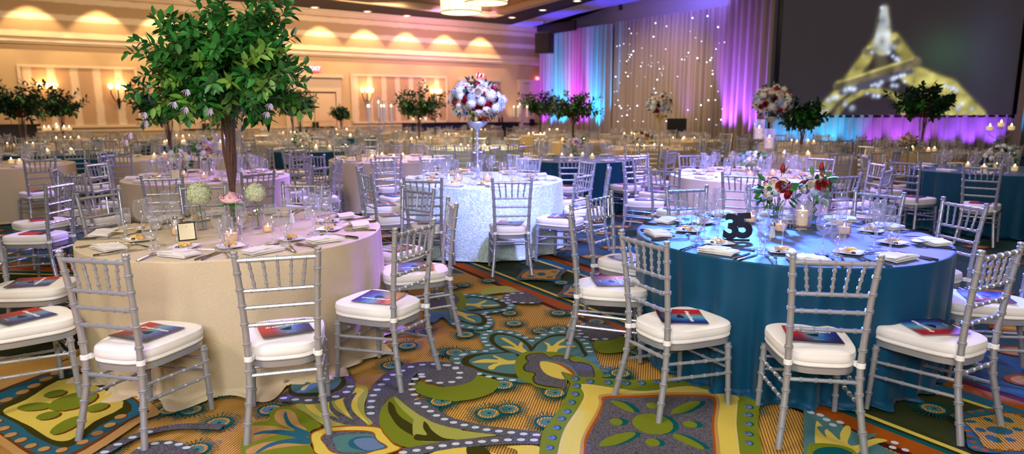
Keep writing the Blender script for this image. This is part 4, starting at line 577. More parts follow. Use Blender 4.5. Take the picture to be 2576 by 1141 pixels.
# programme booklet
def make_booklet():
    e=empty('program_booklet',(0,0,0));e['category']='booklet'
    W,H=.245,.24;nx,ny=20,20;b=MB();vs=[];cols=[]
    for j in range(ny+1):
        for i in range(nx+1):
            x=-W/2+W*i/nx;y=-H/2+H*j/ny;z=.0045+.004*math.cos(i/nx*PI)**2*.6+.003*(1-j/ny)**2
            vs.append((x,y,z));u=i/nx;v=j/ny
            red=np.array(rgb(190,30,38)[:3]);cy=np.array(rgb(96,170,196)[:3]);nv=np.array(rgb(36,34,120)[:3]);dk=np.array(rgb(44,20,44)[:3]);bl=np.array(rgb(40,96,190)[:3])
            c=red*min(1,max(0,1.55-u*3.0))+cy*max(0,1-abs(u-.52)*4)+bl*max(0,1-abs(u-.72)*5)*.7+nv*min(1,max(0,(u-.6)*3))
            k=max(0,1-v*2.0);c=c*(1-k)+dk*k
            d=math.exp(-((u-.62)/.16)**2-((v-.3)/.14)**2);c=c*(1-.5*d)+bl*.6*d
            cols.append((*np.clip(c,0,1),1))
    n1=nx+1;b.add(vs,[(j*n1+i,j*n1+i+1,(j+1)*n1+i+1,(j+1)*n1+i) for j in range(ny) for i in range(nx)])
    o=b.build('booklet_cover',['print'],e);ca=o.data.color_attributes.new('Col','FLOAT_COLOR','POINT');ca.data.foreach_set('color',np.array(cols).ravel())
    b=MB();b.add([(x,y,z-.0015) for x,y,z in vs],b.f or [(j*n1+i,j*n1+i+1,(j+1)*n1+i+1,(j+1)*n1+i) for j in range(ny) for i in range(nx)]);b.add([(x,y,z-.004) for x,y,z in vs],[(j*n1+i,(j+1)*n1+i,(j+1)*n1+i+1,j*n1+i+1) for j in range(ny) for i in range(nx)]);b.build('booklet_pages',['paper'],e)
    for t,x,y,s in (('dream',-.045,.045,.034),('dream',.05,.045,.034),('ANNUAL GALA',.0,.078,.0085),('an evening of music',0,.02,.008)):
        if t[0] in 'Aa': continue
        o=link('cover_title',text_mesh(t,s,.0003,'print_white',bold=.0006),e);o.location=(x,y,.0082)
    b=MB();b.add([(-.03,-.005,.0083),(.03,.018,.0083),(.028,-.02,.0083),(.01,-.028,.0083)],[(3,2,1,0)]);b.build('cover_silhouette',['print_dark'],e)
    b=MB()
    for x,y in ((-.085,.02),(-.06,.0),(.06,.085),(.085,.07),(.08,0.01),(.07,-.04),(.09,-.02)): b.add([(x-.0012,y-.0012,.0083),(x+.0012,y-.0012,.0083),(x+.0012,y+.0012,.0083),(x-.0012,y+.0012,.0083)],[(0,1,2,3)])
    for k in range(9): b.add([(-.005+k*.005,-.08,.0105),(-.0015+k*.005,-.08,.0105),(-.0015+k*.005,-.076,.0105),(-.005+k*.005,-.076,.0105)],[(0,1,2,3)])
    b.build('cover_dots',['print_white'],e)
    b=MB();b.add([(-.028,-.084,.0104),(-.02,-.082,.0104),(-.014,-.074,.0104),(-.022,-.07,.0104)],[(0,1,2,3)]);b.add([(.042,-.081,.0104),(.056,-.081,.0104),(.056,-.079,.0104),(.042,-.079,.0104)],[(0,1,2,3)]);b.build('cover_logo',['print_red'],e)
    return Proto(e)
BK=make_booklet()
def far_booklet():
    b=MB()
    b.cur=0;b.box((-.06,.02,.004),(.085,.16,.006));b.cur=1;b.box((.04,0,.004),(.115,.2,.0062));b.cur=2;b.box((-.06,-.08,.004),(.085,.04,.006))
    o=b.build('program_booklet',['print_red','navy','print_dark'],smooth=False);o['category']='booklet';return Proto(o)
FB=far_booklet()
# ---------------------------------------------------------------- table ware
WG=[(.034,.0),(.036,.002),(.012,.006),(.004,.012),(.0035,.085),(.006,.092),(.022,.105),(.034,.125),(.038,.15),(.035,.18),(.031,.205)]
GB=[(.035,.0),(.036,.002),(.014,.007),(.006,.014),(.006,.045),(.012,.052),(.028,.068),(.036,.095),(.037,.125),(.034,.165)]
FL=[(.031,.0),(.032,.002),(.01,.006),(.0038,.012),(.0035,.1),(.008,.108),(.02,.125),(.026,.16),(.025,.2),(.022,.225)]
def glass_proto(name,prof,n=18):
    b=MB();k=[i for i,p in enumerate(prof) if p[1]>.04 and p[0]>.01][0]
    b.cur=1;b.lathe(prof[:k+1],n);b.cur=0;b.lathe(prof[k:],n);b.cur=1;rr,z=prof[-1];b.lathe([(rr-.0006,z-.001),(rr+.0008,z-.001),(rr+.0008,z+.001),(rr-.0006,z+.001),(rr-.0006,z-.001)],n);o=b.build(name,['glass','glass_thick'],auto=0);o['category']='glass';return Proto(o)
GP=[glass_proto('wine_glass',WG),glass_proto('water_goblet',GB),glass_proto('champagne_flute',FL)]
def napkin_proto(detail):
    e=empty('folded_napkin',(0,0,0));e['category']='napkin'
    def slab(b,w,h,z0,z1,ox=0,oy=0,tw=0,droop=0):
        n=12;vs=[]
        for k,(zz,s) in enumerate(((z0,.985),(z0+.0015,1),(z1-.0015,1),(z1,.985))):
            for j in range(5):
                for i in range(n+1):
                    u=i/n-.5;v=j/4-.5;x=u*w*s+ox;y=v*h*s+oy
                    vs.append((x,y,zz+.0035*math.sin(u*5+tw)*(k/3)+.003*math.cos(v*4+tw)-droop*abs(u)))
        def id(k,j,i): return (k*5+j)*(n+1)+i
        fs=[]
        for j in range(4):
            for i in range(n):
                fs.append((id(3,j,i),id(3,j,i+1),id(3,j+1,i+1),id(3,j+1,i)));fs.append((id(0,j+1,i),id(0,j+1,i+1),id(0,j,i+1),id(0,j,i)))
        for k in range(3):
            for i in range(n):
                fs.append((id(k,0,i),id(k,0,i+1),id(k+1,0,i+1),id(k+1,0,i)));fs.append((id(k,4,i+1),id(k,4,i),id(k+1,4,i),id(k+1,4,i+1)))
            for j in range(4):
                fs.append((id(k,j+1,0),id(k,j,0),id(k+1,j,0),id(k+1,j+1,0)));fs.append((id(k,j,n),id(k,j+1,n),id(k+1,j+1,n),id(k+1,j,n)))
        b.add(vs,fs)
    b=MB();slab(b,.2,.115,.003,.011,0,0,.3);slab(b,.205,.118,.011,.019,.003,-.002,1.1);slab(b,.198,.112,.019,.026,-.003,.003,2.0)
    slab(b,.04,.12,.026,.0295,-.012,.002,2.0);b.build('napkin_cloth',['napkin'],e)
    c=MB();vs=[];n=12
    pr=[(-.042,-.05),(.042,-.05),(.046,.07),(.04,.095),(.024,.112),(0,.118),(-.024,.112),(-.04,.095),(-.046,.07)]
    for z in (.0,.0012): vs+=[(x,y,.0275+z-.18*max(0,y-.05)) for x,y in pr]
    k=len(pr);c.add(vs,[tuple(range(k))[::-1],tuple(range(k,2*k))]+[(i,(i+1)%k,k+(i+1)%k,k+i) for i in range(k)]);cd=c.build('menu_card',['card'],e,smooth=False);cd['label']='cream menu card tucked into the napkin'
    if detail:
        t=link('menu_lettering',text_mesh('MENU',.024,.0002,'ink'),cd);t.location=(0,.07,.0272);t.rotation_euler=(R(-10),0,0)
    return Proto(e)
NP=napkin_proto(True)
def far_napkin():
    b=MB();b.box((0,0,.014),(.2,.12,.024));b.cur=1;b.box((0,.08,.02),(.09,.09,.004));o=b.build('folded_napkin',['napkin','card'],smooth=False);o['category']='napkin';return Proto(o)
FN=far_napkin()
def plate_proto(kind):
    e=empty('square_side_plate',(0,0,0));e['category']='plate'
    n=28
    def sq(t,k): 
        c,s=math.cos(t),math.sin(t);e2=2/7;return (k*math.copysign(abs(c)**e2,c),k*math.copysign(abs(s)**e2,s))
    lay=[(.035,.001),(.045,.001),(.07,.012),(.074,.013),(.074,.0145),(.069,.0145),(.05,.006),(.001,.006)]
    vs=[(*sq(2*PI*i/n,k),z) for k,z in lay for i in range(n)];b=MB();b.add(vs,[(j*n+i,j*n+(i+1)%n,(j+1)*n+(i+1)%n,(j+1)*n+i) for j in range(len(lay)-1) for i in range(n)]);b.build('plate_dish',['porcelain'],e)
    g=random.Random(kind);b=MB()
    for k in range(3):
        T=Matrix.Translation((g.uniform(-.02,.02),g.uniform(-.02,.02),.016+.008*k))@Matrix.Rotation(g.uniform(0,3),4,'Z')@Matrix.Rotation(g.uniform(-.3,.3),4,'X')
        b.add([(-.02,-.015,-.006),(.02,-.012,-.006),(-.015,.02,-.006),(-.02,-.015,.006),(.02,-.012,.006),(-.015,.02,.006)],[(0,2,1),(3,4,5),(0,1,4,3),(1,2,5,4),(2,0,3,5)],T)
    b.build('cheese_piece',['cheese'],e,smooth=False)
    b=MB();b.tube([(-.035,.01,.022),(.0,.014,.026),(.038,.006,.023)],[.011,.0125,.011],10);b.build('bread_stick',['bread'],e)
    b=MB();b.lathe([(.001,.0),(.012,.002),(.01,.01),(.001,.013)],8,(-.025,-.03,.007));b.build('fruit_jam',['jam'],e);return Proto(e)
PL=plate_proto(1)
def cutlery(kind):
    b=MB()
    if kind=='fork':
        b.tube([(0,-.1,.002),(0,-.03,.0045),(0,.03,.003),(0,.045,.002)],[.0045,.003,.0025,.004],6)
        b.box((0,.055,.003),(.02,.02,.0025))
        for x in (-.0085,-.003,.003,.0085): b.tube([(x,.062,.003),(x,.1,.006)],[.0016,.001],5)
    elif kind=='knife':
        b.tube([(0,-.11,.004),(0,-.01,.004)],[.0065,.0045],8);vs=[(-.006,-.01,.002),(.006,-.01,.002),(.009,.05,.002),(.006,.1,.002),(-.003,.12,.002),(-.005,.05,.002)]
        vs2=[(x,y,.0045) for x,y,z in vs];b.add(vs+vs2,[tuple(range(6))[::-1],tuple(range(6,12))]+[(i,(i+1)%6,6+(i+1)%6,6+i) for i in range(6)])
    else:
        b.tube([(0,-.09,.002),(0,.0,.005),(0,.04,.003)],[.0045,.0025,.003],6);b.lathe([(.001,-.003),(.012,-.001),(.0165,.003),(.001,.001)],12,(0,.062,.004),sy=1.5)
    o=b.build({'fork':'fork','knife':'table_knife','spoon':'dessert_spoon'}[kind],['steel']);o['category']=kind;return Proto(o)
FK,KN,SP=cutlery('fork'),cutlery('knife'),cutlery('spoon')
def votive_proto(full):
    if full:
        e=empty('votive_candle',(0,0,0));e['category']='candle'
        b=MB();b.lathe([(.001,.001),(.036,.001),(.042,.01),(.044,.045),(.041,.078),(.0385,.078),(.0415,.045),(.04,.012),(.001,.008)],22);b.build('glass_holder',['glass_votive'],e,auto=0)
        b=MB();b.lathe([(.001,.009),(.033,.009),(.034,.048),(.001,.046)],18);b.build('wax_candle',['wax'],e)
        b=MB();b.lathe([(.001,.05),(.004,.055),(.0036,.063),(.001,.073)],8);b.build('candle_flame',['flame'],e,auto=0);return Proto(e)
    b=MB();b.cur=0;b.lathe([(.001,0),(.035,0),(.038,.055),(.001,.052)],8);b.cur=1;b.lathe([(.001,.054),(.012,.066),(.001,.085)],6);o=b.build('votive_candle',['wax','flame']);o['category']='candle';return Proto(o)
VT,FV=votive_proto(True),votive_proto(False)
def shaker_proto():
    e=empty('salt_shaker',(0,0,0));e['category']='shaker'
    b=MB();b.lathe([(.001,0),(.02,0),(.021,.01),(.013,.05),(.014,.075),(.001,.075)],14);b.build('shaker_body',['porcelain'],e);b=MB();b.lathe([(.0145,.072),(.016,.08),(.012,.092),(.001,.095)],14);b.build('shaker_cap',['steel'],e);return Proto(e)
SK=shaker_proto()
# ---------------------------------------------------------------- flowers
def rose_mesh(matn,r=.03,seed=0):
    g=random.Random(seed);b=MB()
    for ring in range(5):
        n=3+ring;rr=r*(.25+.19*ring);h=r*(1.0-.06*ring)
        for k in range(n):
            a=2*PI*k/n+ring*.7+g.uniform(-.15,.15);w=.95*2*PI/n*.72+.25;vs=[]
            for j in range(5):
                t=j/4;flare=rr*(.42+.62*math.sin(t*2.2))
                for i in range(6):
                    aa=a+(i/5-.5)*w*(1-.25*t*t)*1.25;q=flare*(1-.06*abs(i/5-.5));vs.append((q*math.cos(aa),q*math.sin(aa),-r*.55+h*1.15*t-.05*r*ring*t*t*(1 if t>.8 else 0)-(abs(i/5-.5)**2)*r*.3*t))
            b.add(vs,[(j*6+i,j*6+i+1,(j+1)*6+i+1,(j+1)*6+i) for j in range(4) for i in range(5)])
    return b.mesh('rose',[matn])
def hydrangea_mesh(matn,r=.07,n=110,seed=0):
    g=random.Random(seed);b=MB();b.lathe([(.001,-r*.7),(r*.6,-r*.45),(r*.8,0),(r*.6,r*.5),(.001,r*.75)],10)
    for k in range(n):
        z=1-2*(k+.5)/n*.82;ph=k*2.39996;q=math.sqrt(max(0,1-z*z));nrm=Vector((q*math.cos(ph),q*math.sin(ph),z)).normalized();c=nrm*r*g.uniform(.86,1.04)
        T=Matrix.Translation(c)@nrm.to_track_quat('Z','Y').to_matrix().to_4x4()@Matrix.Rotation(g.uniform(0,3),4,'Z');s=r*.15
        for a in range(4):
            t=a*PI/2;cs,sn=math.cos(t),math.sin(t);P=lambda x,y,z:(x*cs-y*sn,x*sn+y*cs,z)
            b.add([P(0,0,0),P(s*.6,-s*.5,s*.15),P(s*1.15,0,s*.35+g.uniform(-.1,.1)*s),P(s*.6,s*.5,s*.15)],[(0,1,2,3)],T)
    return b.mesh('hydrangea',[matn])
def leafgeo(b,T,L,W,bend=.2):
    vs=[(0,0,0),(-W*.42,L*.3,L*.05),(0,L*.35,-L*.02),(W*.42,L*.3,L*.05),(-W*.4,L*.65,L*.03-bend*L*.2),(0,L*.68,-L*.03-bend*L*.2),(W*.4,L*.65,L*.03-bend*L*.2),(0,L,-bend*L*.6)]
    b.add(vs,[(0,2,1),(0,3,2),(1,2,5,4),(2,3,6,5),(4,5,7),(5,6,7)],T)
FM={}
for nm,r in (('rose_pink',.042),('rose_red',.034),('rose_white',.032),('rose_dark',.02)): FM[nm]=rose_mesh(nm,r,3)
FM['bhyd_cream']=hydrangea_mesh('hyd_cream',.078,260);FM['hyd_blue']=hydrangea_mesh('hyd_blue',.06,90,2);FM['hyd_white']=hydrangea_mesh('hyd_white',.06,90,4)
PNAME={'rose_pink':'pink_rose','rose_red':'red_rose','rose_white':'cream_rose','rose_dark':'dark_flower','bhyd_cream':'cream_hydrangea','hyd_blue':'blue_hydrangea','hyd_white':'white_hydrangea'}
def bloom(kind,parent,p,out,scale=1):
    o=link(PNAME[kind],FM[kind],parent);o.location=p;o.rotation_euler=Vector(out).to_track_quat('Z','Y').to_euler();o.scale=(scale,)*3;return o
def leaves_on_ball(parent,c,r,n,L,seed,matn='leaf'):
    g=random.Random(seed);b=MB()
    for k in range(n):
        d=Vector((g.gauss(0,1),g.gauss(0,1),g.gauss(0,.8))).normalized();T=Matrix.Translation(Vector(c)+d*r*g.uniform(.75,1.0))@d.to_track_quat('Y','Z').to_matrix().to_4x4()@Matrix.Rotation(g.uniform(0,6.28),4,'Y')@Matrix.Rotation(g.uniform(-.6,.6),4,'X')
        leafgeo(b,T,L*g.uniform(.7,1.2),L*.5)
    o=b.build('foliage',[matn],parent,auto=0);return o
def small_vase(parent,r=.035,h=.15,sx=1):
    b=MB();b.lathe([(.001,.002),(r,.002),(r*1.05,.01),(r,h*.6),(r*1.05,h),(r*.98,h),(r*.93,h*.6),(r*.9,.012),(.001,.01)],20);b.build('glass_vase',['glass_vase'],parent,auto=0)
def flower_ball(root,c,r,seed,n=34,sc=1.0,kinds=None):
    g=random.Random(seed);kinds=kinds or ['hyd_white','rose_white','rose_red','hyd_blue','rose_white','hyd_white','rose_dark','rose_white','rose_red','hyd_white','rose_white']
    for k in range(n):
        z=1-1.75*(k+.5)/n;ph=k*2.39996+g.uniform(-.2,.2);q=math.sqrt(max(0,1-z*z));d=Vector((q*math.cos(ph),q*math.sin(ph),z))
        kd=kinds[k%len(kinds)];bloom(kd,root,Vector(c)+Vector((d.x*1.15,d.y*1.1,d.z*.82))*r*g.uniform(.86,1.02),d,sc*g.uniform(.95,1.3)*(.72 if 'hyd' in kd else 1.15))
    leaves_on_ball(root,c,r*1.08,int(n*1.6),.055*sc,seed+1,'leaf_dark')
# table centre trees
def make_tree(name,loc,label,crown=(.6,.6,.44),zc=1.93,vase_top=1.58,twigs=150,lpt=20,L=.075,seed=1,vase='trumpet',table_z=.762,flowers=0,offx=-.03,group=None):
    g=random.Random(seed);e=empty(name,(loc[0],loc[1],table_z),0,label,'centrepiece',group);zt=vase_top-table_z;zc=zc-table_z
    b=MB()
    if vase=='trumpet':
        pr=[(.001,.004),(.085,.004),(.088,.012),(.03,.03),(.024,.1),(.032,.2),(.048,.3),(.066,.42),(.08,.55),(.09,.66),(.105,.75),(.135,.815)];pr=[(r,z*zt/.815) for r,z in pr]
        b.lathe(pr,32);n_in=17
    else:
        b.lathe([(.001,.003),(.06,.003),(.055,.1),(.06,zt*.6),(.085,zt)],16);n_in=9
    b.build('glass_vase',['glass_vase'],e,auto=0)
    b=MB()
    for k in range(n_in):
        a=g.uniform(0,6.28);tw=g.uniform(-4,4);pts=[];n=9
        for i in range(n):
            t=i/(n-1);z=.05+t*(zt+.12);rr=(.012+.075*t**1.2)*(.55+.45*math.sin(k*1.7+t*3));aa=a+tw*t;pts.append((rr*math.cos(aa)+.006*math.sin(t*9+k),rr*math.sin(aa),z))
        b.tube(pts,[.0095*g.uniform(.5,1.25)*(1-.4*i/n) for i in range(n)],6 if n_in>10 else 4)
    o=b.build('vine_stems',['twig'],e);o['label']='brown twisted vine stems inside the vase'
    bt=MB();bl=MB();b2=MB()
    for k in range(twigs):
        z=g.uniform(-1,1) if k%3 else g.uniform(-.9,.1);ph=g.uniform(0,6.28);q=math.sqrt(1-z*z);rad=(g.uniform(.6,1.03) if k%5 else g.uniform(1.0,1.3))*(1+.13*math.sin(3*ph+seed)*q+.1*math.sin(5*z+ph*2+seed))
        end=Vector((offx+crown[0]*q*math.cos(ph)*rad,crown[1]*q*math.sin(ph)*rad,zc+crown[2]*z*rad*.98));
        if end.z<zt-.14:end.z=zt-.14+g.uniform(0,.1)
        st_=Vector((.05*math.cos(ph),.05*math.sin(ph),zt+.02));mid=st_.lerp(end,.5);mid.z+=.10+.06*g.random()
        pts=[]
        n=7
        for i in range(n+1):
            t=i/n;p=st_.lerp(mid,t).lerp(mid.lerp(end,t),t);pts.append(p)
        bt.tube(pts,[.0045*(1-.7*i/n) for i in range(n+1)],4)
        for j in range(lpt):
            t=.38+.62*(j+.5)/lpt;f=t*n;i=min(int(f),n-1);p=pts[i].lerp(pts[i+1],f-i);tan=(pts[i+1]-pts[i]).normalized()
            side=Matrix.Rotation(j*2.4+g.uniform(-.4,.4),3,tan)@tan.orthogonal().normalized();d=(tan*g.uniform(.3,1.0)+side).normalized();d.z+=g.uniform(-.05,.2)
            T=Matrix.Translation(p)@d.to_track_quat('Y','Z').to_matrix().to_4x4()@Matrix.Rotation(g.uniform(-.9,.9),4,'Y')
            LL=L*g.uniform(.65,1.25);bb=b2 if (k%6==0) else bl;leafgeo(bb,T,LL,LL*.52)
    bt.build('branches',['twig'],e)
    o=bl.build('foliage',['leaf' if twigs>100 else 'leaf_dark'],e,auto=0)
    o=b2.build('foliage',['leaf_light' if twigs>100 else 'leaf'],e,auto=0)
    for k in range(flowers):
        b=MB();px_=[(-.36,-.3,-.38),(-.3,-.42,-.33),(-.08,-.5,-.27),(-.04,-.45,-.3),(.08,-.4,-.31),(.38,-.3,-.33),(-.55,-.2,-.5),(.0,-.5,-.2),(.42,-.35,-.28),(-.42,-.38,-.45)][k%10]
        c=Vector((px_[0],px_[1],zc+px_[2]))
        for a in range(6):
            d=Matrix.Rotation(a*PI/3,3,'Y')@Vector((.5,0,0))+Vector((0,-.3,-.6));T=Matrix.Translation(c)@d.to_track_quat('Y','Z').to_matrix().to_4x4();leafgeo(b,T,.045,.016)
        o=b.build('clematis_flower',['violet_petal'],e,auto=0);o['label']='pale violet star-shaped flower'
    return e
# ---------------------------------------------------------------- tables
RT=.925
def cloth_mesh(seed,a=.03,nf=11,flare=.05,pool=.05,top=.762,n=240,zb=.004):
    g=random.Random(seed);ph=[g.uniform(0,6.28) for _ in range(6)];b=MB()
    rings=[(0.02,0),(.3,0),(.6,0),(.86,0),(RT-.02,0)]
    vs=[(r*math.cos(2*PI*i/n),r*math.sin(2*PI*i/n),top) for r,_ in rings for i in range(n)]
    fo=lambda t:(math.sin(nf*t+.8*math.sin(2*t+ph[0])+ph[1])+.5*math.sin(nf*1.7*t+ph[2]+.5*math.sin(3*t))+.35*math.sin(nf*.45*t+ph[3]))
    lay=[(0,.006),(.004,.016),(.012,.03),(.04,.06),(.1,.12),(.2,.2),(.32,.3),(.46,.42),(.6,.55),(.74,.7),(.86,.84),(.95,.94),(.99,.985)]
    for dz,t in lay:
        for i in range(n):
            th=2*PI*i/n;f=fo(th)*(.72+.5*math.sin(3*th+ph[5]));f=f if f<0 else f**.8 if f<1 else f
            r=RT-.012+min(.012,dz*3)+flare*t+a*(t**.75)*f*.8
            vs.append((r*math.cos(th),r*math.sin(th),top-dz*(top-zb)))
    for k in (.4,.75,1):
        for i in range(n):
            th=2*PI*i/n;f=fo(th);g2=.5+.5*math.sin(nf*.9*th+ph[4])+.3*math.sin(3*th+ph[5]);r=RT+flare+a*f*.8+pool*k*max(.1,g2)*(1+1.3*math.exp(-((math.sin((th+.75)/2))/.22)**2)*(pool>.09))
            vs.append((r*math.cos(th),r*math.sin(th),zb+.012*math.sin(k*PI)*(1+.8*math.sin(nf*2.3*th))+.001))
    L=len(vs)//n;b.add(vs,[(j*n+i,(j+1)*n+i,(j+1)*n+(i+1)%n,j*n+(i+1)%n) for j in range(L-1) for i in range(n)]+[tuple(range(n))]);return b
# x,y,cloth,short name,label, phase(deg) or list of explicit chairs (x,y,face deg)
T_=[
(-1.82,4.408,'tan_cloth','front tan table','round table under glittering tan cloth nearest the camera',[(-1.82,3.19,-14),(-1.14,3.24,16),(-.76,3.82,62),(-.66,4.62,104),(-.92,5.28,142),(-1.87,5.66,174),(-2.6,5.55,196),(-3.0,5.15,-110),(-3.1,4.2,-78),(-2.64,3.46,-44)]),
(1.737,4.226,'teal_cloth','front teal table','round table under teal velvet cloth nearest the camera',[(.88,3.44,-63),(1.46,3.13,-9),(2.13,3.25,30),(.62,4.2,-96),(.86,4.9,-127),(1.5,5.28,-166),(2.1,5.35,165),(2.65,5.04,127),(2.88,4.57,100),(2.8,3.82,68)]),
(-.35,7.711,'lace_cloth','mint lace table','round table under pale mint textured lace cloth',[(-.8,6.5,-7),(-.02,6.43,5),(.52,6.85,55),(.84,7.55,85),(.72,8.34,115),(.1,8.8,150),(-.95,8.85,205),(-1.5,8.6,225),(-1.5,7.75,-88),(-1.28,6.97,-58)]),
(-3.635,8.05,'tan_cloth2','second-row tan table','round table under pale tan cloth behind the front tan table',-85),
(2.866,8.117,'ivory_cloth','second-row ivory table','round table under ivory cloth behind the front teal table',-76),
(6.25,8.8,'teal_cloth','right-edge teal table','round table under teal cloth at the right edge',-128),
(-7.5,9.9,'tan_cloth2','left-edge tan table','round table under tan cloth at the left edge',-37),
(1.05,10.9,'teal_cloth','mid-room teal table','round table under blue teal cloth right behind the lace table',-60),
(-2.0,10.9,'ivory_cloth','candelabra table','round table under blush ivory cloth carrying the tall glass candelabra',-120),
(7.6,12.6,'gold_cloth','screen-side gold table','round table under gold cloth below the screen',-100),
(2.78,13.7,'gold_cloth','drape-side gold table','round table under gold cloth before the star-lit drape',-70),
(4.75,11.3,'ivory_cloth','tall-bouquet ivory table','round table under ivory cloth with the tall bouquet near the screen',-90),
(-8.35,12.5,'teal_cloth','left teal table','round table under teal cloth left of centre, near the wall panel',-80),
(-5.7,11.3,'tan_cloth2','left tree table','round table under tan cloth with a tree, behind the second row',-95),
(-3.9,13.5,'teal_cloth','back teal table','round table under teal cloth left of the candelabra',-85),
(-.8,13.9,'lace_cloth','back mint table','round table under mint cloth behind the lace table',-90),
(-5.2,16.4,'tan_cloth2','back tan table','round tan-clothed table toward the double door',-75),
(-10.8,14.9,'tan_cloth2','far left tree table','round tan-clothed table with dark tree at far left',-60),
(-7.9,15.9,'teal_cloth','far left teal table','round teal-clothed table near the left striped panel',-85),
(-2.3,17.2,'gold_cloth','tree table by panel','round gold-clothed table with a tree before the right panel',-80),
(1.5,16.6,'gold_cloth','tree table by drape','round gold-clothed table with a tree before the lit drape',-90),
(-4.8,19.4,'teal_cloth','rear teal table','round teal-clothed table far back near the door',-85),
(.75,20.5,'gold_cloth','rear tree table','round gold-clothed table with a tree near the corner',-80),
(-7.2,21.8,'tan_cloth2','door tree table','round tan-clothed table with a tree before the double door',-80),
(-11.9,18.2,'tan_cloth2','panel tree table','round tan-clothed table with a small tree before the left panel',-70),
(-1.9,20.0,'gold_cloth','rear gold table','round gold-clothed table far back before the wall panel',-85),
(4.3,17.0,'gold_cloth','monitor-side table','round gold-clothed table before the black monitor',-80),
(6.6,15.4,'ivory_cloth','stage ivory table','round ivory-clothed table close to the stage skirt',-95),
(-9.2,19.2,'gold_cloth','rear left gold table','round gold-clothed table far back at left',-85),
(-5.0,5.95,None,'off-frame left table','',None),
(-3.6,22.6,'gold_cloth','deep rear gold table','round gold-clothed table near the far wall',-80),
(3.6,20.2,'gold_cloth','rear drape table','round gold-clothed table close to the taupe drape',-80),
(-6.3,25.2,'gold_cloth','deepest table by door','round gold-clothed table by the double door',-80),
(-1.2,24.6,'gold_cloth','deep centre table','round gold-clothed table at the deepest centre',-80),
(1.6,24.2,'gold_cloth','corner table','round gold-clothed table near the room corner',-80),
]
CM={}
ALLCH=[]
for q in T_[:3]: ALLCH+=[(c[0],c[1]) for c in q[5]]
params={'tan_cloth':dict(seed=3,a=.03,nf=17,flare=.02,pool=.10),'teal_cloth':dict(seed=8,a=.042,nf=27,flare=-.02,pool=.035),'lace_cloth':dict(seed=5,a=.035,nf=12,flare=.01,pool=.02),'tan_cloth2':dict(seed=6,a=.03,nf=13,flare=.0,pool=.0),'ivory_cloth':dict(seed=7,a=.03,nf=14,flare=.0,pool=.0),'gold_cloth':dict(seed=9,a=.03,nf=14,flare=.0,pool=.0)}
for k,v in params.items():
    CM[k]=cloth_mesh(n=420 if k in('teal_cloth','tan_cloth') else 200,**v).mesh('tablecloth',[k])
ZT=.764
NSTUFF={'g':MB(),'c':MB()};nch=0;ngl=0;nnp=0
chm=FC.o.data
def near_cam(l): return sorted(range(len(l)),key=lambda i:l[i][1])
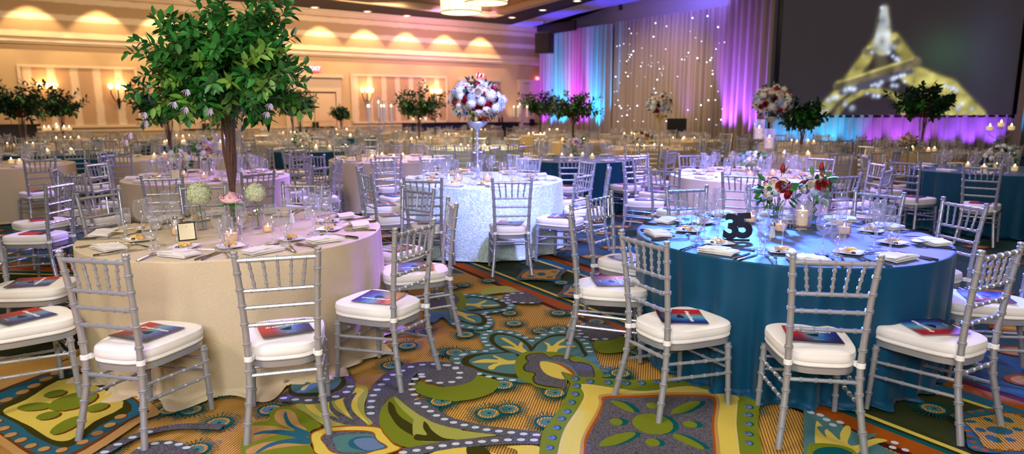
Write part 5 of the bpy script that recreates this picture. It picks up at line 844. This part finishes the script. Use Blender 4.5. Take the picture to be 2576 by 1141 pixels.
for ti,(tx,ty,cl,sh,lab,ph) in enumerate(T_):
    if cl:
        e=empty('round_table',(tx,ty,0),0,lab,'table','round banquet tables')
        o=link('tablecloth',CM[cl],e);o.rotation_euler=(0,0,R(37*ti%360) if ti>1 else 0)
        b=MB();b.tube([(0,0,.02),(0,0,.74)],.05,8);b.lathe([(.001,.72),(.88,.72),(.88,.745),(.001,.745)],24);b.build('table_base',['bronze'],e)
    if ph is None: chs=[(-4.3+.02,6.0,88),(-4.75,6.75,145),(-4.9,5.1,40)] if not cl else []
    elif isinstance(ph,list): chs=ph
    else:
        chs=[]
        for k in range(10):
            for tr in range(40):
                a=R(ph+36*k+RND.uniform(-4,4)*(1+tr*.12));r=1.26+RND.uniform(-.03,.09)-(.03 if tr>10 else 0);cx,cy=tx+r*math.cos(a),ty+r*math.sin(a)
                if (Vector((cx,cy))-Kc).dot(wn)>.7 and (Vector((cx,cy))-Kc).dot(dn)>.7 and all(math.hypot(cx-q[0],cy-q[1])>1.2 for q in T_ if q[2] and q[0]!=tx) and all(math.hypot(cx-q[0],cy-q[1])>.47 for q in ALLCH): break
            else: continue
            ALLCH.append((cx,cy));chs.append((tx+r*math.cos(a),ty+r*math.sin(a),math.degrees(a)+90+RND.uniform(-14,14)))
    if not cl: chs=chs[:2]
    # seat wording: near or far half, counted from the left
    idx=sorted(range(len(chs)),key=lambda i:chs[i][1]);hn=(len(chs)+1)//2;near=sorted(idx[:hn],key=lambda i:chs[i][0]/chs[i][1]);far=sorted(idx[hn:],key=lambda i:chs[i][0]/chs[i][1])
    word={}
    for side,l in (('near',near),('far',far)):
        for q,i in enumerate(l): word[i]=(ordw[q],side)
    full=ti<9 or ti==29
    for i,(x,y,f) in enumerate(chs):
        o_,sd=word[i]
        if nch>=296:
            T=Matrix.Translation((x,y,0))@Matrix.Rotation(R(f),4,'Z');c=NSTUFF['c'];off=len(c.v);c.v+=[tuple(T@v.co) for v in chm.vertices];c.f+=[tuple(j+off for j in p.vertices) for p in chm.polygons];c.m+=[p.material_index for p in chm.polygons];continue
        nch+=1
        lb='silver bamboo-style chair, %s from left on the %s side of the %s'%(o_,sd,sh)
        (CH if full else FC).put((x,y,0.0),R(f),lb,'silver chairs around the tables')
        if ti<16 or ti==29:
            rz=R(f)+(RND.uniform(-.35,.35) if ti>2 else R({(0,0):-8,(0,1):12,(0,2):100,(0,3):85,(1,0):-30,(1,1):-4,(1,2):60}.get((ti,i),RND.uniform(-20,20))))
            fw=Vector((-math.sin(R(f)),math.cos(R(f))))
            (BK if ti<5 else FB).put((x+fw.x*.02,y+fw.y*.02,.4615),rz,'glossy red and navy program booklet on the %s %s-side chair of the %s'%(o_,sd,sh),'program booklets on the chair seats')
    if not cl: continue
    # place settings face each seat, glasses toward the centre
    for i,(x,y,f) in enumerate(chs):
        o_,sd=word[i];a=math.atan2(y-ty,x-tx);ou=Vector((math.cos(a),math.sin(a)));ri=Vector((-math.sin(a),math.cos(a)));rz=a+PI/2
        def P(r,u): return (tx+ou.x*r+ri.x*u,ty+ou.y*r+ri.y*u,ZT)
        j=lambda s=.02:RND.uniform(-s,s)
        pl='at %s %s-side seat, %s'%(o_,sd,sh)
        if nnp<300:
            nnp+=1;(NP if ti<3 else FN).put(P(.80+j(.015),j(.02)),rz+j(.3)+(R(14) if i%2 else R(-8)),'folded white napkin with card '+pl,'napkins on the tables')
        if ti<2:
            for p_,nm,off in ((FK,'fork',-.15),(FK,'salad fork',-.18)): p_.put(P(.80+j(),off+j(.006)),rz+j(.12),'silver %s %s'%(nm,pl),'cutlery on the front tables')
            for p_,nm,off in ((KN,'dinner knife',.15),(KN,'butter knife',.18)): p_.put(P(.79+j(),off+j(.006)),rz+j(.12),'silver %s %s'%(nm,pl),'cutlery on the front tables')
            SP.put(P(.64+j(.01),.05+j()),rz+PI/2+j(.3),'silver dessert spoon '+pl,'cutlery on the front tables')
        if ti<5: PL.put(P(.585+j(.02),-.10+j(.03)),rz+j(.6),'small square white plate of cheese and bread '+pl,'bread plates on the tables')
        for g_,(nm,r_,u_) in enumerate((('wine glass',.55,.12),('water goblet',.62,.19),('champagne flute',.49,.20))):
            p_=P(r_+j(),u_+j())
            if ngl<298: ngl+=1;GP[g_].put(p_,0,'clear %s %s'%(nm,pl),'stemmed glasses on the tables',1.12)
            else: NSTUFF['g'].lathe([WG,GB,FL][g_],7,p_)
    # votive candles
    if ti>2:
        for k in range(4):
            a=k*PI/2+ti+.4;(VT if ti<5 else FV).put((tx+.26*math.cos(a),ty+.26*math.sin(a),ZT),0,'lit votive candle ringing the centrepiece of the %s'%sh,'votive candles of the '+sh)
if NSTUFF['g'].v: o=NSTUFF['g'].build('far_glassware',['glass'],auto=0);tag(o,'sparkling stemmed glasses crowding the distant tables','glassware',kind='stuff')
if NSTUFF['c'].v: o=NSTUFF['c'].build('distant_chairs',['silver','cushion']);tag(o,'distant silver chairs packed around the deepest tables','chairs',kind='stuff')
# ---------------------------------------------------------------- centrepieces
make_tree('leafy_tree_centrepiece',(-1.87,4.46),'huge leafy green branch arrangement in trumpet vase on the front tan table',crown=(.46,.5,.46),zc=1.87,vase_top=1.58,twigs=300,lpt=22,L=.074,seed=4,flowers=10,offx=.06)
for x,y,s,c,zc,w in ((1.5,16.6,3,(.62,.55,.36),1.62,'before the cyan and purple drape'),(.85,20.5,5,(.58,.5,.4),1.75,'in front of the room corner'),(-2.35,17.2,7,(.68,.55,.42),1.72,'right of the tall glass candelabra'),(-7.0,21.8,9,(.5,.5,.4),1.7,'before the double door'),(-12.0,18.2,12,(.55,.5,.4),1.72,'small one on the left striped panel'),(-10.7,14.9,14,(.72,.6,.46),1.78,'broad dark one at far left'),(-5.7,11.3,17,(.55,.5,.4),1.72,'partly hidden behind the large front crown'),(7.6,12.6,19,(.52,.5,.32),1.68,'in front of the projected tower'),(-5.1,16.4,23,(.4,.4,.3),1.75,'peeking right of the front vase'),(-6.3,25.2,25,(.34,.34,.24),1.42,'tiny one between the two doors'),(4.95,11.6,27,(.32,.3,.24),1.45,'tucked behind the round bouquet near the screen')):
    make_tree('leafy_tree_centrepiece',(x,y),'leafy green branch centrepiece in glass vase, '+w,crown=c,zc=zc,vase_top=1.36 if zc>1.5 else 1.18,twigs=90,lpt=13,L=.115,seed=s,vase='slim',offx=0,group='leafy tree centrepieces in the background')
def small_arr(x,y,kind,label,h=.14,r=.034,sc=1,stem=.1):
    e=empty('bud_vase',(x,y,ZT),0,label,'flower vase','small flower vases');small_vase(e,r,h)
    b=MB();b.tube([(.008,0,.012),(.0,.004,h*.7),(-.004,0,h+stem-.02)],.004,6);b.build('flower_stem',['stem_green'],e)
    bloom(kind,e,(0,0,h+stem),(.1,-.25,1),sc);return e
small_arr(-2.078,4.446,'bhyd_cream','cream blue hydrangea in a glass bud vase, left of the vine vase')
small_arr(-1.72,4.487,'bhyd_cream','cream blue hydrangea in a glass bud vase, right of the pink rose',sc=.82)
e=small_arr(-1.793,4.269,'rose_pink','large pale pink rose in clear glass vase before the vine vase',h=.15,r=.05,sc=1.6,stem=.085)
b=MB()
for a in (-2.6,-.4,.5,-1.7,2.4): leafgeo(b,Matrix.Translation((0,0,.2))@Matrix.Rotation(a,4,'Z')@Matrix.Rotation(-.15,4,'X'),.11,.06)
b.build('rose_leaves',['leaf'],e,auto=0)
VT.put((-1.709,4.031,ZT),0,'lit votive candle in frosted glass before the pink rose',None,1.05)
for x,y,w in ((-1.9,4.62,'behind the vine vase'),(-1.6,4.35,'right of the pink rose on the tan table'),(-2.15,4.25,'left of the pink rose on the tan table')): VT.put((x,y,ZT),0,'small lit votive candle '+w,'votive candles of the front tan table',.8)
SK.put((-2.237,4.417,ZT),0,'white salt shaker left of the hydrangea on the tan table');SK.put((-1.553,4.693,ZT),0,'salt shaker among glasses right of the vine vase on the tan table');SK.put((1.62,4.124,ZT),0,'white salt shaker right of the number sign on the teal table')
def easel_card(x,y,rz,label,mb='sign_black',mf='card'):
    e=empty('table_card',(x,y,ZT),rz,label,'sign')
    b=MB();T=Matrix.Rotation(R(-14),4,'X');b.box((0,0,.055),(.1,.006,.11),T=T);b.build('card_back',[mb],e,smooth=False)
    b=MB();b.box((0,-.0045,.055),(.088,.002,.098),T=T);b.build('card_face',[mf],e,smooth=False)
    b=MB();b.add([(0,.01,.09),(-.02,.06,0),(.02,.06,0)],[(0,1,2)]);b.build('easel_leg',[mb],e,smooth=False)
easel_card(-1.99,4.06,R(35),'small pinkish menu card on dark easel on the front tan table',mf='card')
for x,y,rz,w in ((2.6,8.14,R(-60),'second-row ivory table'),(-2.35,10.4,R(50),'candelabra table'),(-3.9,7.8,R(20),'second-row tan table')): easel_card(x,y,rz,'cream number card on dark easel on the '+w)
# number 35 sign
e=empty('table_number_sign',(1.371,4.037,ZT),R(-6),'black cut-out table number sign reading 35 on the teal table','sign')
for ch,x,z,r_ in (('3',-.034,.075,.12),('5',.042,.082,-.05)):
    t=link('numeral',text_mesh(ch,.2,.005,'sign_black',bold=.009),e);t.location=(x,0,z);t.rotation_euler=(R(80),r_,0)
b=MB();b.box((0,.02,.004),(.15,.06,.008));b.build('sign_foot',['sign_black'],e,smooth=False)
# teal table bouquets
def bouquet(x,y,h,label,seed,hc,R_=.1,sc=1.0,kinds=None,vr=.05,extra=True,group='low bouquets'):
    e=empty('rose_bouquet',(x,y,ZT),0,label,'bouquet',group);small_vase(e,vr,h);g=random.Random(seed)
    b=MB()
    for k in range(9): a=k*.7;b.tube([(.03*math.cos(a),.03*math.sin(a),.012),(-.02*math.cos(a),-.02*math.sin(a),h*.6),(.05*math.cos(a),.05*math.sin(a),h+.03)],.0028,5)
    b.build('flower_stems',['stem_green'],e)
    kinds=kinds or ['rose_red','rose_white','hyd_white','rose_white','rose_dark','rose_red','hyd_blue','rose_white','rose_white']
    n=17
    for k in range(n):
        z=1-1.5*(k+.5)/n;ph=k*2.39996+seed;q=math.sqrt(max(0,1-z*z));d=Vector((q*math.cos(ph),q*math.sin(ph),z));kd=kinds[k%len(kinds)]
        bloom(kd,e,Vector((0,0,hc))+Vector((d.x,d.y,d.z*.8))*R_*g.uniform(.85,1.05),d,sc*(.55 if 'hyd' in kd else 1))
    if extra:
        bloom('rose_red',e,(-.01,-R_*1.0,hc+.03),(0,-1,.4),1.25);
        b=MB();b.lathe([(.001,-.02),(.014,-.012),(.018,.005),(.012,.03),(.003,.045)],10,(.03,0,hc+R_*1.35));b.build('tulip_bud',['rose_red'],e,auto=0)
        b=MB();b.tube([(.0,0,hc),(.03,0,hc+R_*1.2)],.003,5);b.build('tulip_stem',['stem_green'],e)
    leaves_on_ball(e,(0,0,hc-.01),R_*1.15,40,.07,seed,'leaf');return e
bouquet(1.789,4.524,.15,'low bouquet with a big red rose, left of the pillar candle',3,.25,.10)
bouquet(2.121,4.683,.15,'low bouquet of red and cream roses, right of the pillar candle',6,.245,.10)
def hurricane(x,y,z,label,hh=.2,cr=.036,chh=.09,stem=0,group=None):
    e=empty('hurricane_candle',(x,y,z),0,label,'candle',group)
    if stem:
        b=MB();b.lathe([(.001,.002),(.07,.002),(.06,.012),(.012,.03),(.01,stem*.5),(.016,stem*.55),(.01,stem*.6),(.012,stem-.02),(.06,stem),(.001,stem+.004)],20);b.build('glass_stem',['glass_vase'],e,auto=0)
    b=MB();b.lathe([(.001,stem+.003),(.055,stem+.003),(.062,stem+.02),(.062,stem+hh),(.058,stem+hh),(.058,stem+.022),(.001,stem+.012)],24);b.build('glass_cylinder',['glass'],e,auto=0)
    b=MB();b.lathe([(.001,stem+.012),(cr,stem+.012),(cr,stem+.01+chh),(cr*.8,stem+.006+chh),(.001,stem+.002+chh)],20);b.build('pillar_candle',['wax'],e)
    b=MB();b.lathe([(.001,stem+chh),(.006,stem+chh+.01),(.005,stem+chh+.025),(.001,stem+chh+.042)],8);b.build('candle_flame',['flame'],e,auto=0)
b=MB();b.lathe([(.001,0),(.15,0),(.15,.006),(.001,.006)],36);o=b.build('mirror_base',['mirror']);o.location=(1.95,4.5,ZT);tag(o,'round mirror plate beneath the teal table pillar candle','mirror')
hurricane(1.95,4.47,ZT+.007,'single pillar candle in glass cylinder between the two bouquets',hh=.17,cr=.036,chh=.1)
for x,y,w in ((1.683,4.688,'behind the number sign'),(2.116,4.226,'right of the pillar candle'),(1.75,4.33,'before the left bouquet')): VT.put((x,y,ZT),0,'lit votive candle on the teal table '+w,'votive candles of the front teal table')
hurricane(2.96,8.15,ZT,'tall-stemmed pillar candle, higher left one on the ivory table',hh=.24,cr=.044,chh=.13,stem=.42,group='raised pillar candles')
hurricane(3.07,8.1,ZT,'tall-stemmed pillar candle, lower right one on the ivory table',hh=.24,cr=.044,chh=.13,stem=.31,group='raised pillar candles')
bouquet(2.85,8.0,.12,'low white and dark flower posy on the ivory table',9,.2,.11,kinds=['rose_white','hyd_white','rose_dark','hyd_blue','rose_white'],extra=False)
bouquet(-3.95,8.0,.12,'low white hydrangea posy on the second-row tan table',12,.2,.13,kinds=['hyd_white','rose_white','hyd_white','rose_pink'],extra=False,sc=1.3)
bouquet(-3.7,8.25,.16,'pink and blue flower posy behind the white one, tan table',15,.3,.14,kinds=['hyd_blue','rose_pink','hyd_white','rose_red'],extra=False)
hurricane(-3.5,8.15,ZT,'raised pillar candle on the second-row tan table',hh=.2,stem=.3,group='raised pillar candles')
bouquet(1.0,10.8,.14,'low pale bouquet on the mid-room teal table',18,.22,.13,kinds=['hyd_white','rose_white','rose_pink'],extra=False)
bouquet(2.6,13.6,.12,'low cream and red bouquet on the drape-side gold table',21,.2,.16,kinds=['rose_white','rose_red','hyd_white'],extra=False,sc=1.3)
bouquet(6.2,8.6,.12,'greenery and white posy on the right-edge teal table',24,.2,.15,kinds=['hyd_white','rose_white','rose_dark'],extra=False)
bouquet(7.0,12.0,.12,'coral rose posy on the screen-side gold table',27,.22,.12,kinds=['rose_pink','rose_pink','rose_white'],extra=False,sc=1.3)
bouquet(-4.1,13.3,.12,'white hydrangea posy on the back teal table',29,.2,.15,kinds=['hyd_white','rose_white'],extra=False,sc=1.2)
# tall stands with flower balls
def tall_ball(x,y,h,r,label,seed,matn='silver',sc=1.2,n=38):
    e=empty('tall_flower_arrangement',(x,y,ZT),0,label,'centrepiece','tall flower balls')
    pr=[(.001,.0),(.075,.0),(.07,.012),(.02,.03),(.012,.06),(.03,.1),(.034,.125),(.03,.15),(.012,.17)]
    z=.2
    while z<h-.1: pr+=[(.012,z),(.018,z+.012),(.012,z+.024)];z+=.06
    pr+=[(.012,h-.08),(.05,h-.04),(.11,h),(.12,h+.03),(.001,h+.04)]
    b=MB();b.lathe(pr,20);b.build('trumpet_stand',[matn],e,auto=0);flower_ball(e,(0,0,h+.08+r*.75),r,seed,n,sc)
tall_ball(-.39,7.68,.62,.245,'tall silver stand topped by a red, white and blue flower ball',31,n=74)
tall_ball(2.97,13.7,.62,.22,'tall stand with small cream and red flower ball before the star drape',33,'gold_cloth',1.2,44)
tall_ball(4.3,11.3,.62,.27,'tall stand with round white and red bouquet left of the screen',35,'silver',1.25,60)
e=empty('tall_cylinder_vase',(-.78,13.8,ZT),0,'tall clear cylinder vase with green stems behind the flower ball','vase')
b=MB();b.lathe([(.001,.003),(.07,.003),(.07,.62),(.065,.62),(.065,.01)],18);b.build('glass_body',['glass_vase'],e,auto=0)
b=MB()
for k in range(8): b.tube([(.03*math.cos(k),.03*math.sin(k),.02),(-.03*math.cos(k),-.03*math.sin(k),.7)],.008,5)
b.build('green_stems',['stem_green'],e);leaves_on_ball(e,(0,0,.75),.12,60,.1,77)
for x,y,w in ((-.6,7.48,'left one below the tall stand'),(-.27,7.44,'right one below the tall stand')): VT.put((x,y,ZT),0,'lit votive candle on the lace table, '+w,None,1.15)
SK.put((-.13,7.6,ZT),0,'salt shaker right of the tall silver stand on the lace table');SK.put((-.72,7.65,ZT),0,'white shaker left of the tall silver stand on the lace table')
# candelabra
def candelabra(x,y,h,arms,label,tall=True,tc=.25):
    e=empty('candelabra',(x,y,ZT),0,label,'candelabra','candelabras')
    b=MB();pr=[(.001,0),(.09,0),(.07,.015),(.02,.04)];z=.08
    while z<h: pr+=[(.014,z),(.03,z+.03),(.014,z+.06)];z+=.1
    pr+=[(.05,h),(.001,h+.01)];b.lathe(pr,14)
    P=[]
    for k in range(arms):
        a=2*PI*k/arms+.3;rr=.2;b.tube([(0,0,h*.82),(rr*.5*math.cos(a),rr*.5*math.sin(a),h*.76),(rr*math.cos(a),rr*math.sin(a),h*.86),(rr*math.cos(a),rr*math.sin(a),h*.92)],.009,6);P.append((rr*math.cos(a),rr*math.sin(a),h*.92))
        b.lathe([(.001,0),(.045,.01),(.05,.02)],12,P[-1])
    P.append((0,0,h+.01));b.build('crystal_frame',['glass_vase'],e,auto=0)
    for p in P:
        b=MB()
        if tall:
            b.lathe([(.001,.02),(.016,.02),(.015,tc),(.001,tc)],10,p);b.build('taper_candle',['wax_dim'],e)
            b=MB();b.lathe([(.036,.015),(.036,tc+.1)],14,p);b.build('glass_sleeve',['glass'],e,auto=0)
            b=MB();b.lathe([(.001,tc),(.012,tc+.015),(.001,tc+.045)],8,p);b.build('candle_flame',['flame'],e,auto=0)
        else:
            b.lathe([(.001,.02),(.04,.03),(.042,.08),(.001,.08)],12,p);b.build('votive_cup',['wax'],e);b=MB();b.lathe([(.001,.08),(.012,.09),(.001,.12)],8,p);b.build('candle_flame',['flame'],e,auto=0)
candelabra(-2.12,10.9,.62,5,'tall clear crystal candelabra with tapers in glass sleeves')
candelabra(-8.35,12.5,.42,5,'crystal candelabra with round votives on the left teal table',False)
candelabra(-3.0,22.2,.42,4,'small candelabra with votives far back below the right panel',False)
candelabra(.2,17.4,.62,3,'tall taper candelabra in front of the corner uplight')
candelabra(6.75,9.4,.5,2,'tiered floating candle holder on the right-edge teal table',False)
# ---------------------------------------------------------------- lights
WARM=(1,.86,.70);PUR=(.38,.25,1);BLU=(.12,.30,1)
# ceiling-height fills standing for the room's lamps, rear ones added to brighten the back
for x,y,e_ in ((-4.2,0.0,230),(4.5,-.5,140),(0,3.0,60),(-6,8,60),(5,9,40),(-1,14,260),(-8,15,110),(3,17,150),(-4,18,160)):
    area((x,y,5.1),(x,y+.01,0),e_,WARM if y<9 else (1,.74,.48),1.1,1.1,'ceiling_fill')
area((-.6,-1.3,2.7),(0,4.5,.5),210,(1,.97,.94),2.2,1.2,'camera_side_fill')  # added soft fill behind the camera, standing in for flash-like light
# coloured stage wash from the ceiling truss
for loc,to,e_,c,a in (((3.6,11.5,5.0),(2.0,4.45,.8),20000,(.05,.15,1),19),((3.2,11.5,5.0),(1.9,7.3,0),8000,(.04,.16,1),17),((1.5,3.5,5.0),(-.1,7.7,.7),4400,(.34,.34,1),30),
    ((2.5,11,5.0),(-1.15,4.5,.5),10000,(.30,.16,1),11),((3.2,4.5,5.0),(3.0,8.2,.7),3600,(.40,.30,1),36),((.5,14,5.0),(-2.9,8.2,.7),8500,(.30,.18,1),20),((1,17,5),(-1.2,10.6,.7),5200,(.36,.22,1),22),
    ((4,15,5),(1.6,9.6,.7),4200,(.26,.2,1),26),((5.5,14,5),(5.0,8.0,.7),2600,(.36,.24,1),26),((-3,15,5),(-5.6,9.0,.7),5500,(.28,.16,1),24),((-4,-1,5),(-1.6,3.3,.3),350,(.3,.18,1),14),((6,10,5),(2.9,3.6,.8),3200,(.25,.18,1),20)):
    spot(loc,to,e_,c,a,.8,.3,'stage_wash')
# drape uplights
for s,c,e_ in ((.75,(.34,.02,1),650),(1.5,(.01,.22,1),900),(2.1,(.0,.36,1),1000),(3.0,(.55,.02,.95),900),(3.6,(.3,.05,1),700),(4.4,(.0,.30,1),1500),(8.9,(.25,.05,1),150),(10.9,(.28,.07,1),1200),(11.7,(.24,.06,1),1000)):
    spot(dpos(s,1.1,.12),dpos(s,.1,2.5),e_*(2.6 if s<5 else 1.7),c,44,.9,.05,'drape_uplight')
for x,c,e_ in ((8.6,(.01,.3,1),130),(9.3,(.01,.32,1),150),(10.1,(.02,.4,1),160),(10.8,(.01,.3,1),90),(11.5,(.3,.06,1),90),(12.3,(.32,.06,1),130),(13.1,(.32,.07,1),100),(13.9,(.22,.06,1),120),(14.6,(.22,.06,1),150),(15.3,(.2,.06,1),150),(16.4,(.01,.28,1),500),(17.0,(.01,.32,1),500)):
    spot((x,21.05,.1),(x+.05,21.75,1.0 if x<16 else 3.4),e_*1.5,c,60,.9,.05,'skirt_uplight')
for s_,e_ in ((16.5,55),(12.6,65),(20,40),(9.5,80),(5,60),(23,20)): area(wpos(s_,3.2,4.9),wpos(s_,0,1.9),e_,(1,.70,.42),2.5,.6,'wall_wash')
spot(wpos(1.7,.5,.12),wpos(1.7,.0,3.0),200,(1,.7,.36),34,.7,.05,'wall_uplight')
spot((3.2,24.5,5.0),(1.5,28,5.2),0,(.1,.1,1),90)
for x,y in ((.8,30.6),(2.0,27.4),(3.6,24.0),(5.6,20.0),(7.8,16.2)): spot((x-.8,y-1.0,1.6),(x+.25,y+.1,5.2),900,(.03,.03,1),50,.9,.1,'beam_wash')
area((5.4,23.6,5.5),(6.2,25.2,5.9),130,(.2,.14,1),3.5,.4,'fascia_wash')
spot((3.2,19.0,4.9),(5.7,25.8,2.4),1350,(1,.76,.52),44,.9,.4,'drape_front_wash')
area((-2,26,4.6),(-3.5,29,3.5),90,(.9,.35,.9),2,1,'corner_pink_wash')
area((9.5,18.0,5),(12,21.8,.6),25,(1,.85,.7),3,1,'skirt_front_wash')
w=bpy.data.worlds.new('World');scn.world=w;w.use_nodes=True;w.node_tree.nodes['Background'].inputs[0].default_value=(.55,.47,.46,1);w.node_tree.nodes['Background'].inputs[1].default_value=.035
# ---------------------------------------------------------------- camera
cam=bpy.data.cameras.new('Camera');co=bpy.data.objects.new('Camera',cam);COL.objects.link(co);scn.camera=co
cam.sensor_width=36;cam.sensor_fit='HORIZONTAL';cam.lens=1695.174/2576*36;cam.clip_start=.05;cam.clip_end=200;cam.shift_y=-2.245/2576*-1
co.location=(0,0,1.556)
pt,rl=.175,-.002
co.matrix_world=Matrix.Translation((0,0,1.556))@Matrix.Rotation(PI/2-pt,4,'X')@Matrix.Rotation(rl,4,'Z')
cam.dof.use_dof=True;cam.dof.focus_distance=3.9;cam.dof.aperture_fstop=2.0
scn.view_settings.view_transform='Standard';scn.view_settings.look='None';scn.view_settings.gamma=1;scn.view_settings.exposure=0.12;scn.view_settings.use_curve_mapping=False
cy=scn.cycles;cy.max_bounces=8;cy.diffuse_bounces=3;cy.glossy_bounces=3;cy.transmission_bounces=4;cy.transparent_max_bounces=24;cy.sample_clamp_indirect=3;cy.sample_clamp_direct=0;cy.caustics_reflective=False;cy.caustics_refractive=False;cy.use_denoising=True
